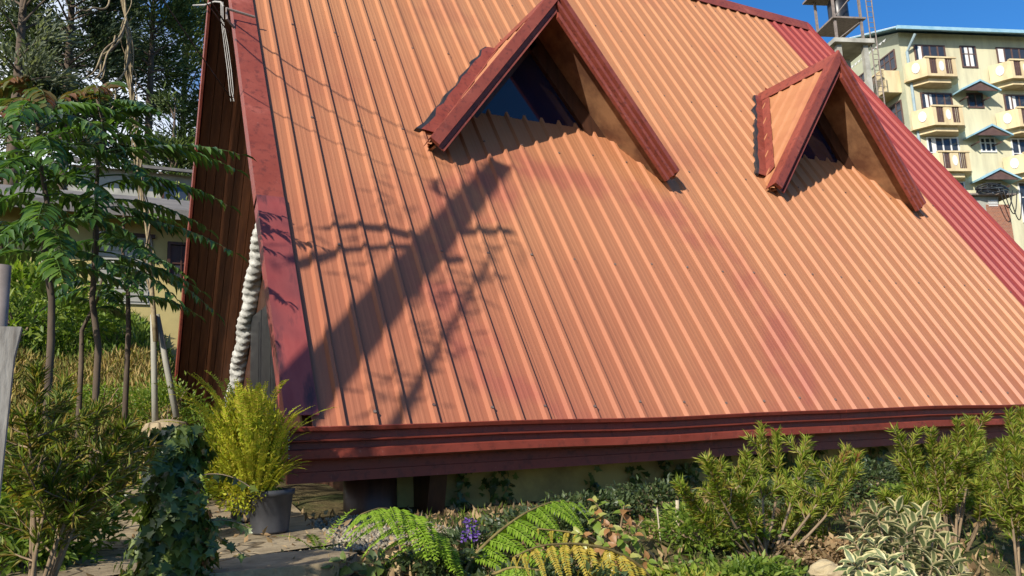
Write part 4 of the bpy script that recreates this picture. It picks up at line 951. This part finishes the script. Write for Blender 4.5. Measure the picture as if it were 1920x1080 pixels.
needle_shrub(onground(1440, 1090, 2.75), tipsat([(1428, 800), (1455, 812), (1512, 822), (1400, 850), (1325, 862), (1350, 868), (1270, 905), (1585, 850), (1608, 852), (1500, 905), (1545, 945), (1390, 930), (1320, 980), (1470, 970), (1530, 1000), (1400, 1020)], 2.75, .22, 5),
             'needle-leaved green shrub whose tall shoot tip crosses the gutter', 'bottle', 51, red=(7, 8))
needle_shrub(onground(1790, 1010, 2.6), tipsat([(1690, 820), (1745, 808), (1796, 790), (1818, 786), (1838, 812), (1690, 870), (1720, 850), (1770, 850), (1870, 850), (1660, 930), (1840, 890), (1760, 910), (1690, 940)], 2.6, .2, 6),
             'needle-leaved shrub behind the variegated bush', 'bottle', 52)
needle_shrub(onground(1912, 1080, 2.2), tipsat([(1892, 775), (1915, 770), (1935, 790), (1880, 830), (1905, 850), (1940, 860), (1930, 820), (1895, 900)], 2.2, .12, 7),
             'tall thin needle-leaved shrub with bare pale lower stems', 'bottle', 53)
needle_shrub(onground(60, 1090, 2.75), tipsat([(238, 800), (262, 818), (218, 850), (190, 765), (120, 715), (70, 690), (190, 905), (125, 840), (45, 780)], 2.75, .3, 8),
             'lax olive needle-leaved shrub beside the weathered board', 'olive', 54, L=.05, W=.0034, dens=330, twigs=5, spread=.8, arch=True)

# ---- potted golden fern
M['pot'] = simple('black_plastic_pot', (.035, .036, .04), (.07, .07, .075), 6, .5, .1)
def pot(px, py, Y, r, h, label):
    p = onground(px, py, Y); o = empty('plant_pot', (p[0], p[1], p[2] + .045), label, 'plant pot')
    link('body', MB().lathe([(r * .78, 0), (r * .8, .01), (r * .97, h * .86), (r * 1.05, h * .87), (r * 1.06, h), (r * .98, h), (r * .95, h * .9), (0.01, h * .88)], (0, 0, 0), 26).mesh('body', True), M['pot'], o)
    link('soil', MB().lathe([(r * .93, h * .87), (r * .93, h * .91), (.01, h * .93)], (0, 0, 0), 18).mesh('soil'), M['soil'], o); return o
pt = pot(506, 995, 4.45, .118, .215, 'black plastic pot holding the golden fern')
pot(462, 950, 5.0, .10, .17, 'small grey pot behind the golden fern')
def fern_frond(L, W, n, bend, seed, pin=.036):
    r = np.random.default_rng(seed); m = 26; s = np.linspace(0, 1, m)
    C_ = np.stack([L * (.25 * s + bend * s ** 2.2), np.zeros(m), L * (.95 * s - bend * .62 * s ** 3)], -1); T = tang(C_); A = Acc(); A.tube(C_[::3], np.linspace(.0035, .0012, len(C_[::3])), 4)
    ss = np.linspace(.12, .99, n); ii = ss * (m - 1); i = np.minimum(ii.astype(int), m - 2); P = C_[i] + (C_[i + 1] - C_[i]) * (ii - i)[:, None]; t = T[i]
    for sd in (-1, 1):
        D = unit(np.array([0, sd, 0]) + t * .35 + r.normal(0, .1, P.shape)); N = unit(np.cross(t, [0, 1, 0]) * -1 + r.normal(0, .2, P.shape))
        A.add(*leafset(P, D, N, pin * np.sin(np.pi * (.12 + .82 * ss)) ** .6 * r.uniform(.85, 1.15, n), .0105, T_SMALL))
    return A.mesh('frond', False)
fern_meshes = [fern_frond(.5 + .04 * k, 0, 42, .06 + .09 * k, 60 + k) for k in range(6)]
for me in fern_meshes: me.materials.append(M['golden'])
gf = empty('golden_fern', (pt.location.x - .03, pt.location.y, pt.location.z + .2), 'bushy yellow green fern growing in the black pot under the roof corner', 'fern')
rf = np.random.default_rng(3)
for k in range(210):
    o = link('frond', fern_meshes[k % 6], None, gf); a = rf.random() * 6.283; low = k > 70; rr_ = .11 * math.sqrt(rf.random())
    o.location = (math.cos(a) * rr_ - .06, math.sin(a) * rr_, 0); o.rotation_euler = (0, rf.uniform(-.3, .12) + (.1 + .5 * rf.random() if low else 0), a)
    sc_ = rf.uniform(.75, 1.1) * (.52 if low else .98) * (1 if math.cos(a) < .3 else .72); o.scale = (sc_ * .92, sc_ * .92, sc_ * 1.22)
gb = np.random.default_rng(9); n = 7000
P = unit(gb.normal(0, 1, (n, 3))) * gb.random((n, 1)) ** .4 * [.21, .18, .32] + [-.1, 0, .22]; keep = P[:, 2] > -.09; P = P[keep]; n = len(P)
A = Acc(); A.add(*leafset(P, unit(P - [-.06, 0, .0] + gb.normal(0, .1, (n, 3))), unit(gb.normal(0, 1, (n, 3)) + [0, 0, .7]), .026 * gb.uniform(.6, 1.3, n), .011, T_SMALL))
tag(link('inner_foliage', A.mesh('inner_foliage', False), M['golden'], gf), kind='stuff')

# ---- tree fern fronds in front of the wall: rachis > pinnae
def pinna_mesh(n=17, seed=0, name='pinna'):
    r = np.random.default_rng(seed); m = 14; s = np.linspace(0, 1, m); C_ = np.stack([s, .09 * np.sin(2.2 * s + seed), -.34 * s ** 2.2], -1); T = tang(C_); A = Acc(); A.tube(C_[::2], np.linspace(.012, .004, 7), 4)
    ss = np.linspace(.05, .98, n); ii = ss * (m - 1); i = np.minimum(ii.astype(int), m - 2); P = C_[i] + (C_[i + 1] - C_[i]) * (ii - i)[:, None]
    for sd in (-1, 1):
        D = unit(np.array([0, sd, -.12]) + T[i] * .45 + r.normal(0, .05, P.shape)); N = np.tile([0.05, 0, 1.], (n, 1)) + r.normal(0, .12, (n, 3))
        A.add(*leafset(P, D, N, .19 * (1 - ss * .86) ** .75 * np.minimum(1, .6 + ss * 4), .058, T_SMALL))
    return A.mesh(name, False)
pinnae = [pinna_mesh(18, k) for k in range(3)]; gold_pinnae = [pinna_mesh(18, 10 + k) for k in range(3)]
for me in pinnae: me.materials.append(M['fern'])
for me in gold_pinnae: me.materials.append(M['goldfern'])
M['rachis'] = simple('brown_green_rachis', (.22, .17, .05), (.13, .09, .03), 20, .7, .1)
def tree_frond(parent, pts, L, meshes, n, seed, droop=.75, vert=None):
    r = np.random.default_rng(seed); b = np.array(parent.location); P = np.array(pts) - b; m = 30
    # smooth polyline
    t = np.linspace(0, len(P) - 1, m); i = np.minimum(t.astype(int), len(P) - 2); C_ = P[i] + (P[i + 1] - P[i]) * (t - i)[:, None]
    for _ in range(4): C_[1:-1] = (C_[:-2] + C_[1:-1] * 2 + C_[2:]) / 4
    T = tang(C_); fr_ = link('frond', MB().tube(C_[::2], np.linspace(.008, .0025, 15), 6).mesh('frond', True), M['rachis'], parent)
    for k in range(n):
        s = .22 + .76 * k / (n - 1); j = min(int(s * (m - 1)), m - 1)
        for sd in (-1, 1):
            side = unit(np.cross(T[j], [0, 0, 1])) * sd; l = L * math.sin(math.pi * (.28 + .68 * (s - .22) / .78)) ** .8 * r.uniform(.9, 1.08)
            d = unit(side * .9 + T[j] * .5 + np.array([0, 0, -droop * r.uniform(.7, 1.2)])); zax = unit(np.array([0, 0, 1.]) - d * d[2] + np.array([-.35, -.25, 0])); zax = unit(zax - d * zax.dot(d)); yax = np.cross(zax, d)
            o = link('pinna', meshes[(k + (sd > 0)) % 3], None, fr_); mt = Matrix.Identity(4)
            for q_ in range(3): mt[q_][0] = d[q_] * l; mt[q_][1] = yax[q_] * l; mt[q_][2] = zax[q_] * l; mt[q_][3] = C_[j][q_]
            o.matrix_local = mt
c = onground(872, 1095, 2.9)
tf = empty('tree_fern', c, 'bright green fern with two large arching fronds before the shaded wall', 'fern')
tree_frond(tf, [at(868, 1095, 2.9), at(838, 1050, 2.9), at(800, 1000, 2.88), at(760, 965, 2.86), at(715, 950, 2.8), at(668, 968, 2.72)], .25, pinnae, 12, 1, .45)
tree_frond(tf, [at(866, 1095, 2.9), at(880, 1050, 2.9), at(930, 1000, 2.92), at(985, 960, 2.96), at(1040, 938, 3.0), at(1092, 944, 3.05)], .25, pinnae, 13, 2, .65)
tree_frond(tf, [at(872, 1100, 2.85), at(905, 1085, 2.7), at(960, 1062, 2.6), at(1020, 1070, 2.5)], .16, pinnae, 9, 3, .8)
c2 = onground(1235, 1110, 2.6)
gfn = empty('yellowing_fern', c2, 'yellowing fern with hanging golden leaflets at the front of the bed', 'fern')
tree_frond(gfn, [at(1240, 1115, 2.6), at(1205, 1062, 2.6), at(1150, 1030, 2.58), at(1080, 1018, 2.56), at(1010, 1022, 2.54), at(955, 1048, 2.5)], .17, gold_pinnae, 11, 4, 1.1)
tree_frond(gfn, [at(1240, 1115, 2.62), at(1190, 1075, 2.7), at(1090, 1000, 2.85), at(1000, 990, 2.9)], .13, gold_pinnae, 9, 5, .8)
sf = empty('small_fern', onground(600, 1040, 3.7), 'small upright pale green fern on the gravel', 'fern')
for k, (a, tilt, s) in enumerate(((.3, .15, .5), (1.6, .5, .35), (2.9, .45, .4), (4.2, .4, .42), (5.4, .6, .33))):
    me = fern_frond(.55, 0, 17, .3, 80 + k, .075); me.materials.append(M['fern']); o = link('frond', me, None, sf); o.rotation_euler = (0, tilt, a); o.scale = (s, s, s)

# ---- ivy-covered stump and ivy on the wall
def ivy_column(px, py, Y, r0, h, label, nobj=230, nst=1900, seed=5):
    r = np.random.default_rng(seed); p = onground(px, py, Y); t = empty('ivy_stump', p, label, 'ivy')
    link('stump', MB().tube([(0, 0, -.1), (.01, 0, h * .5), (.0, .01, h)], [r0 * .5, r0 * .42, r0 * .3], 10).mesh('stump', True), M['bark'], t)
    def pts(n):
        z = r.random(n) ** .9 * h * 1.04; a = r.random(n) * 6.283; rr = r0 * (1.25 - .55 * z / h + .3 * np.sin(z * 14 + 2 * a) + .25 * np.sin(z * 31 - 3 * a)) * (.55 + .85 * r.random(n)); P = np.stack([np.cos(a) * rr, np.sin(a) * rr, z], -1)
        out_ = np.stack([np.cos(a), np.sin(a), np.full(n, .15)], -1); D = unit(np.stack([r.normal(0, .5, n), r.normal(0, .5, n), -np.ones(n)], -1) + out_ * .45); return P, D, unit(out_ + r.normal(0, .3, (n, 3)))
    P, D, N = pts(nst); A = Acc(); A.add(*leafset(P * [.92, .92, 1], D, N, .045 * r.uniform(.6, 1.2, nst), .05, T_IVY)); tag(link('inner_leaves', A.mesh('inner_leaves', False), M['ivy'], t), kind='stuff')
    lm = []
    for k in range(4):
        A = Acc(); A.add(*leafset(np.zeros((1, 3)), np.array([[1., 0, 0]]), np.array([[0, .1 * (k - 1.5), 1.]]), 1, .95 + .1 * k, T_IVY)); me = A.mesh('leaf', False); me.materials.append(M['ivy']); lm.append(me)
    P, D, N = pts(nobj)
    front = P[:, 1] < .02; P, D, N = P[front], D[front], N[front]
    for k in range(len(P)):
        o = link('leaf', lm[k % 4], None, t); d = D[k]; nn = unit(N[k] - d * d.dot(N[k])); bb = np.cross(nn, d); s = .042 * r.uniform(.7, 1.3); mt = Matrix.Identity(4)
        for q_ in range(3): mt[q_][0] = d[q_] * s; mt[q_][1] = bb[q_] * s; mt[q_][2] = nn[q_] * s; mt[q_][3] = P[k][q_] * 1.04 if q_ < 2 else P[k][q_]
        o.matrix_local = mt
    tr = Acc(); LP = []; LD = []
    for k in range(7):
        a = r.uniform(-.4, .6) if k < 4 else r.uniform(2.5, 3.6); z = h * r.uniform(.3, .75); c0 = np.array([math.cos(a) * r0, math.sin(a) * r0 * .5 - .03, z]); c1 = c0 + np.array([math.cos(a) * .16, -.04, -.10 * r.random()]); Cc = bez(c0, (c0 + c1) / 2 + [0, 0, .04], c1, 8)
        tr.tube(Cc, .002, 4); LP += list(Cc[1:]); LD += list(r.normal(0, .7, (7, 3)) + [.2, 0, -.7])
    tag(link('runners', tr.mesh('runners'), M['twig'], t), kind='stuff'); A = Acc(); A.add(*leafset(np.array(LP), np.array(LD), r.normal(0, .4, (len(LP), 3)) + [0, -1, .3], .035, .036, T_IVY)); tag(link('runner_leaves', A.mesh('runner_leaves', False), M['ivy'], t), kind='stuff')
ivy_column(322, 1085, 3.15, .085, .55, 'stump thickly covered in dark ivy beside the concrete path')
bush('low_shrub', onground(325, 850, 4.9), .17, .15, 1000, .05, .028, 'weed', 'light green leafy shrub rising behind the ivy stump', seed=71, tm=T_OVATE)
wi = empty('wall_ivy', (3.5, 5.24, 1.0), 'dark ivy climbing the shaded wall under the eave', 'ivy'); ri = np.random.default_rng(77)
LP = []; rn = Acc()
for k in range(34):
    x = ri.uniform(-1.2, 5.8) if k < 26 else ri.uniform(.5, 2.2); z = -.1; pth = [np.array([x, -.012, z])]
    while z < ri.uniform(.12, .5) : z += .05; x += ri.normal(0, .035); pth.append(np.array([x, -.012, z]))
    if len(pth) > 2: rn.tube(pth, .004, 4)
    for q_ in pth: LP += [q_ + ri.normal(0, .035, 3) * [1, .2, 1] for _ in range(5)]
LP = np.array(LP); LP[:, 1] = -.02 - np.abs(LP[:, 1]); tag(link('runners', rn.mesh('runners'), M['twig'], wi), kind='stuff')
A = Acc(); A.add(*leafset(LP, ri.normal(0, .6, LP.shape) + [0, -.2, -.7], ri.normal(0, .35, LP.shape) + [0, -1, .2], .06 * ri.uniform(.6, 1.2, len(LP)), .055, T_IVY)); tag(link('leaves', A.mesh('leaves', False), M['ivy'], wi), kind='stuff')

# ---- variegated shrub: each leaf a part
def varimat():
    m, n, b, o = node_mat('variegated_leaf'); t = n.nodes.new('ShaderNodeTexCoord'); sx = n.nodes.new('ShaderNodeSeparateXYZ'); n.links.new(t.outputs['Generated'], sx.inputs[0])
    e = math_(n, 'ABSOLUTE', math_(n, 'SUBTRACT', sx.outputs['Y'], .5)); nz = math_(n, 'MULTIPLY', math_(n, 'SUBTRACT', noise(n, 7, 3), .5), .25)
    x2 = math_(n, 'ABSOLUTE', math_(n, 'SUBTRACT', sx.outputs['X'], .45)); e2 = math_(n, 'ADD', math_(n, 'ADD', e, nz), math_(n, 'MULTIPLY', math_(n, 'MULTIPLY', x2, x2), .7))
    oi = n.nodes.new('ShaderNodeObjectInfo'); g = mixc(n, oi.outputs['Random'], (.08, .12, .04), (.19, .22, .09))
    c = mixc(n, ramp(n, e2, [(.22, (0, 0, 0)), (.32, (1, 1, 1))]), g, (.64, .56, .28)); n.links.new(c, b.inputs['Base Color']); b.inputs['Roughness'].default_value = .5
    tr = n.nodes.new('ShaderNodeBsdfTranslucent'); n.links.new(c, tr.inputs[0]); s = n.nodes.new('ShaderNodeMixShader'); s.inputs[0].default_value = .25
    n.links.new(b.outputs[0], s.inputs[1]); n.links.new(tr.outputs[0], s.inputs[2]); n.links.new(s.outputs[0], o.inputs[0]); return m
M['vari'] = varimat()
def leaf_shrub(name, base, heads, mats, label, L, W, seed, tm=T_OVATE, per=8, out=.75, cat='shrub'):
    r = np.random.default_rng(seed); b = np.array(base); t = empty(name, tuple(b), label, cat); st_ = Acc(); ms = []
    for mname in mats:
        for k in range(3):
            A = Acc(); A.add(*leafset(np.zeros((1, 3)), np.array([[1., 0, 0]]), np.array([[0, 0, 1.]]), 1, W / L * (.9 + .1 * k), tm)); me = A.mesh('leaf', True); me.materials.append(M[mname]); ms.append(me)
    cnt = 0
    for hd in heads:
        hd = np.array(hd) - b; C_ = bez((r.normal(0, .03), r.normal(0, .03), -.05), hd * [.4, .4, .65], hd, 9); st_.tube(C_, np.linspace(.008, .003, 9), 5); T = tang(C_)[-1]; ax = unit(T * .5 + np.array([0, 0, .5]) + unit(hd * [1, 1, .2]) * .4)
        u = unit(np.cross(ax, [.3, .5, .8])); v = np.cross(ax, u)
        for k in range(per):
            a = k * 2.4 + r.random() * .4; lay = k / per; d = unit((math.cos(a) * u + math.sin(a) * v) * out + ax * (.75 - .75 * lay) + np.array([0, 0, -.6 * lay])); nn = unit(ax - d * d.dot(ax)); bb = np.cross(nn, d)
            s = L * (.6 + .5 * lay) * r.uniform(.85, 1.1); pos = hd - ax * lay * L * .75; o = link('leaf', ms[r.integers(len(ms))], None, t); mt = Matrix.Identity(4)
            for q_ in range(3): mt[q_][0] = d[q_] * s; mt[q_][1] = bb[q_] * s; mt[q_][2] = nn[q_] * s; mt[q_][3] = pos[q_]
            o.matrix_local = mt; cnt += 1
    link('stems', st_.mesh('stems'), M['twig'], t)
hv_ = [(1640, 955), (1680, 950), (1615, 985), (1665, 985), (1715, 975), (1755, 985), (1600, 1015), (1640, 1020), (1690, 1015), (1735, 1015), (1775, 1020), (1790, 1050), (1600, 1055), (1660, 1050), (1710, 1050), (1750, 1055), (1670, 1085), (1720, 1090), (1770, 1085), (1630, 1085), (1730, 960), (1700, 990), (1800, 1075)]
rv_ = np.random.default_rng(8)
leaf_shrub('variegated_shrub', onground(1700, 1110, 2.0), [at(x, y, 1.95 + .35 * (1060 - y) / 110 * .8 + rv_.uniform(-.06, .06)) for x, y in hv_], ['vari'], 'cream-edged variegated shrub with drooping rosettes of pointed leaves', .098, .038, 91, per=13)
hr = [(1115, 940), (1170, 948), (1140, 985), (1165, 1005), (1190, 1000), (1110, 965), (1205, 975), (1130, 1020), (1180, 1040), (1240, 1060), (1215, 1050), (1160, 1065), (1260, 1075), (1200, 1078), (1085, 1000)]
leaf_shrub('broad_leaf_shrub', onground(1170, 1110, 2.9), [at(x, y, 2.9 - .3 * (y - 940) / 140 + rv_.uniform(-.06, .06)) for x, y in hr], ['lime', 'lime', 'rust', 'weed'], 'shrub with broad lime leaves and rusty young shoots beside the pale stake', .058, .034, 92, per=7)
hg = [(700, 1050), (718, 1045), (690, 1075), (735, 1065), (640, 1050), (620, 1062), (770, 1075)]
leaf_shrub('dark_leaf_plant', onground(700, 1105, 3.1), [at(x, y, 3.05) for x, y in hg], ['ivy', 'ground_leaf'], 'low plant with broad dark veined leaves at the edge of the gravel', .07, .042, 93, per=5)

# ---- low fill shrubs in the bed
for k, (px, py, Y, rx, rz, n, mat, lab) in enumerate((
    (1020, 1060, 3.35, .26, .15, 2600, 'ground_leaf', 'low dark small-leaved shrub behind the yellowing fern'),
    (1100, 1020, 3.7, .3, .16, 2400, 'ground_leaf', 'low dark shrub behind the broad-leaved shrub'),
    (1230, 990, 3.75, .3, .2, 2600, 'ground_leaf', 'glossy dark shrub behind the pale stake'),
    (1330, 1060, 2.9, .3, .17, 2600, 'weed', 'green small-leaved shrub right of the pale stake'),
    (1480, 1000, 3.5, .4, .2, 3200, 'ground_leaf', 'dark shrub below the gutter seam'),
    (1620, 950, 3.6, .4, .22, 3200, 'ground_leaf', 'dark leafy shrub against the mossy end of the wall'),
    (1800, 1000, 3.0, .4, .16, 3000, 'weed', 'green groundcover under the needle-leaved shrub'),
    (1900, 930, 3.3, .4, .25, 3000, 'weed', 'leafy green shrub behind the thin pale stems'),
    (1880, 1060, 2.2, .3, .07, 1800, 'litter', 'patch of dry brown herbs by the thin pale stems'),
    (900, 1060, 3.2, .2, .1, 1500, 'ground_leaf', 'low dark herb below the purple flowers'),
    (1560, 1060, 2.6, .22, .1, 1500, 'litter', 'dry brown weeds between the rocks'),
    (820, 1075, 3.0, .22, .09, 1500, 'ground_leaf', 'low dark herb under the left arching frond'),
    (1380, 1075, 2.45, .3, .16, 3000, 'weed', 'feathery green shrub at the foot of the tall needle-leaved shrub'),
    (1500, 1085, 2.35, .26, .12, 2200, 'ground_leaf', 'low dark shrub left of the small sandy rock'),
    (1290, 1090, 2.5, .2, .12, 1700, 'bottle', 'yellow green herb at the foot of the pale stake'),
    (1090, 1090, 2.6, .25, .12, 2200, 'ground_leaf', 'dark matted shrub under the golden leaflets'),
    (960, 1090, 2.75, .22, .10, 1800, 'ground_leaf', 'dark herb between the two ferns'))):
    bush('low_shrub', onground(px, py, Y), rx * .85, rz * .5, int(n * .6), .034, .018, mat, lab, seed=100 + k)
# ---- purple flower spikes
M['purple'] = leafmat('purple_petal', [(.13, .06, .28), (.22, .13, .42), (.08, .04, .18)], .5, .3, .3, (1.2, .8, 1.4))
for (x, y, lb) in ((882, 992, 'purple flower spike between the two arching fern fronds'), (846, 1060, 'shorter purple flower spike low beside the fern stem')):
    p = at(x, y, 3.05); b = np.array([p[0], p[1], float(gz(p[0], p[1]))]); t = empty('purple_flower', tuple(b), lb, 'flower'); h = p[2] - b[2]; r = np.random.default_rng(int(x))
    link('stem', MB().tube([(0, 0, -.03), (.005, 0, h * .6), (0, 0, h + .03)], .003, 5).mesh('stem'), M['fern'], t)
    n = 90; P = np.stack([r.normal(0, .011, n), r.normal(0, .011, n), h - .05 + .09 * r.random(n)], -1); A = Acc(); A.add(*leafset(P, unit(P * [1, 1, 0] + r.normal(0, .006, (n, 3))), r.normal(0, 1, (n, 3)), .017, .012, T_SMALL)); tag(link('petals', A.mesh('petals', False), M['purple'], t), kind='stuff')
# ---- stakes, rocks, slab, gravel
M['stake'] = simple('pale_stake', (.55, .48, .36), (.36, .28, .18), 18, .8, .15, stretch=(1, 1, .3))
def stake(x0, y0, x1, y1, Y, r, label):
    p = at(x0, y0, Y); b = at(x1, y1, Y); zb = float(gz(b[0], b[1])); b2_ = b + (b - p) * ((zb - .05 - b[2]) / (b[2] - p[2]) if b[2] > zb else 0)
    o = MB().tube(rel([b2_, (b2_ + p) / 2 + [.003, 0, 0], p], b2_), r, 8).build('garden_stake', M['stake'], loc=tuple(b2_)); tag(o, label, 'stake')
stake(1270, 938, 1269, 1062, 3.0, .0085, 'thick pale stake with rusty stains in the bed')
stake(1232, 952, 1240, 1050, 3.0, .0035, 'thin grey stick beside the thick pale stake')
def rock(px, py, Y, s, label, seed, mat):
    r = np.random.default_rng(seed); import bmesh
    bm = bmesh.new(); bmesh.ops.create_icosphere(bm, subdivisions=4, radius=1)
    ph = r.random(6) * 6
    for v in bm.verts:
        c_ = v.co; k = 1 + .16 * math.sin(3 * c_.x + ph[0]) + .13 * math.sin(4 * c_.y + ph[1]) + .1 * math.sin(5 * c_.z + ph[2]) + .07 * math.sin(11 * c_.x + 9 * c_.y + ph[3]) + .05 * math.sin(17 * c_.z - 13 * c_.x + ph[4]) + .05 * abs(math.sin(7 * c_.y + 8 * c_.z + ph[5])); v.co = Vector((c_.x * s[0] * k, c_.y * s[1] * k, c_.z * s[2] * k))
    me = bpy.data.meshes.new('rock'); bm.to_mesh(me); bm.free()
    g = onground(px, py, Y); z = at(px, py, Y)[2]; o = link('rock', me, mat, None, (g[0], g[1], max(z, g[2] + s[2] * .3))); tag(o, label, 'rock'); return o
M['rock'] = simple('sandy_rock', (.42, .34, .2), (.26, .2, .12), 7, .9, .5, .02)
rock(1558, 1075, 2.2, (.06, .05, .045), 'small sandy rock left of the variegated shrub', 1, M['rock']); rock(1622, 1068, 2.15, (.05, .05, .04), 'sandy rock half under the variegated shrub', 2, M['rock'])
rock(1790, 1075, 2.2, (.05, .05, .03), 'flat sandy rock right of the variegated shrub', 3, M['rock'])
sp = onground(500, 1075, 3.35)
o = MB().prism([(-.32, -.22, 0), (.2, -.3, 0), (.33, -.1, 0), (.22, .12, 0), (-.1, .16, 0), (-.34, .05, 0)], (0, 0, .07)).build('stone_slab', M['concrete'], loc=(sp[0], sp[1], sp[2] - .01)); tag(o, 'flat stone slab at the edge of the gravel', 'slab')
rg = np.random.default_rng(4); n = 5200
u = rg.random(n); v = rg.random(n); gx = .72 + 1.0 * u; gy = 3.55 + 1.35 * v + .1 * u
keep = (gx > .72 + .15 * np.sin(gy * 5)) & (gx < 1.75); gx, gy = gx[keep], gy[keep]; n = len(gx)
OC = np.array([(1, 0, 0), (-1, 0, 0), (0, 1, 0), (0, -1, 0), (0, 0, 1), (0, 0, -1.)]); OF = np.array([(0, 2, 4), (2, 1, 4), (1, 3, 4), (3, 0, 4), (2, 0, 5), (1, 2, 5), (3, 1, 5), (0, 3, 5)])
S = rg.uniform(.008, .019, (n, 1, 3)) * [1, 1, .7]; ang_ = rg.random(n) * 6.28; V = OC[None] * S * rg.uniform(.75, 1.25, (n, 6, 1)); cx, sx_ = np.cos(ang_)[:, None], np.sin(ang_)[:, None]
V = np.stack([V[..., 0] * cx - V[..., 1] * sx_, V[..., 0] * sx_ + V[..., 1] * cx, V[..., 2]], -1) + np.stack([gx, gy, gz(gx, gy) + .008 + .02 * rg.random(n)], -1)[:, None]
M['gravel'] = leafmat('grey_gravel', [(.3, .25, .18), (.19, .16, .11), (.36, .31, .22)], .9, 0, .2)
tag(link('gravel', npmesh('gravel', V.reshape(-1, 3), (OF[None] + (np.arange(n) * 6)[:, None, None]).reshape(-1, 3)), M['gravel']), 'grey gravel around the fern pot below the eave', 'gravel', kind='stuff')
# ---- dry grass on the bank, leaf litter in the bed, weeds
def blades(name, X0, X1, Y0, Y1, n, L, W, mat, seed, label, cat, up=1., flat=.5):
    r = np.random.default_rng(seed); x = r.uniform(X0, X1, n); y = r.uniform(Y0, Y1, n); P = np.stack([x, y, gz(x, y) + (.045 if 'path' in name else 0)], -1); D = unit(r.normal(0, flat, (n, 3)) + [0, 0, up]); A = Acc()
    A.add(*leafset(P, D, r.normal(0, 1, (n, 3)), L * r.uniform(.4, 1.4, n), W * r.uniform(.6, 1.4, n), T_SMALL)); tag(link(name, A.mesh(name, False), M[mat]), label, cat, kind='stuff')
blades('dry_grass', -4, 1.4, 7.6, 13.5, 42000, .15, .012, 'straw', 200, 'dry yellowing grass on the bank below the yellow house', 'grass', .8, .6)
blades('hill_grass', -7, 4, 13.5, 19, 16000, .22, .02, 'weed', 201, 'green grass on the upper bank', 'grass')
blades('leaf_litter', 1.0, 4.8, 1.4, 5.2, 9000, .05, .022, 'litter', 202, 'dry leaf litter on the garden bed', 'litter', .25, .8)
blades('path_litter', -1.2, 1.3, 3.2, 8.0, 900, .045, .02, 'litter', 204, 'scattered dry leaves on the concrete path', 'litter', .12, .9)
blades('bed_grass', 1.4, 5.5, 1.4, 4.9, 4500, .06, .004, 'weed', 203, 'short green weeds over the garden bed', 'grass', 1., .5)
wd = [(40, 640, 4.2, .25, .2, 1200, 'weed', 'broad-leaved weeds between the steel post and the red-topped tree'), (110, 620, 6.2, .35, .16, 1400, 'weed', 'leafy green weeds on the bank below the red-topped tree'), (200, 590, 9.8, .5, .22, 1700, 'weed', 'green thicket on the bank in front of the shutter door'),
      (320, 560, 9.5, .4, .35, 2000, 'weed', 'green bush beside the far red rake'), (60, 700, 4.0, .3, .2, 1500, 'weed', 'green weeds behind the weathered board'), (110, 820, 4.2, .3, .2, 1600, 'weed', 'low green weeds beside the concrete path'),
      (355, 770, 7.2, .25, .12, 1700, 'golden', 'low yellow flowering plant beside the grey poles'), (400, 720, 8.2, .25, .3, 1300, 'weed', 'wispy green plant before the gable planks'), (420, 790, 6.4, .22, .14, 1100, 'ground_leaf', 'dark strappy plant behind the golden fern'),
      (340, 250, 24, .8, 2.2, 2200, 'lime', 'pale yellow green shrub beside the far red rake on the rise'), (40, 560, 14, 1.2, .6, 2000, 'weed', 'bushy hedge in front of the yellow house'), (330, 880, 6.2, .25, .12, 1100, 'weed', 'low weeds along the edge of the path'), (1905, 480, 16.5, 1.2, .8, 2600, 'weed', 'green bush below the brick outbuilding')]
for k, (px, py, Y, rx, rz, n, mat, lab) in enumerate(wd):
    sc1 = .05 if Y < 10 else .16
    bush('weed_bush', onground(px, py, Y), rx, rz, n, sc1, sc1 * .45, mat, lab, 'plant' if Y < 10 else 'shrub', seed=300 + k, tm=T_OVATE if Y < 7 else T_SMALL)
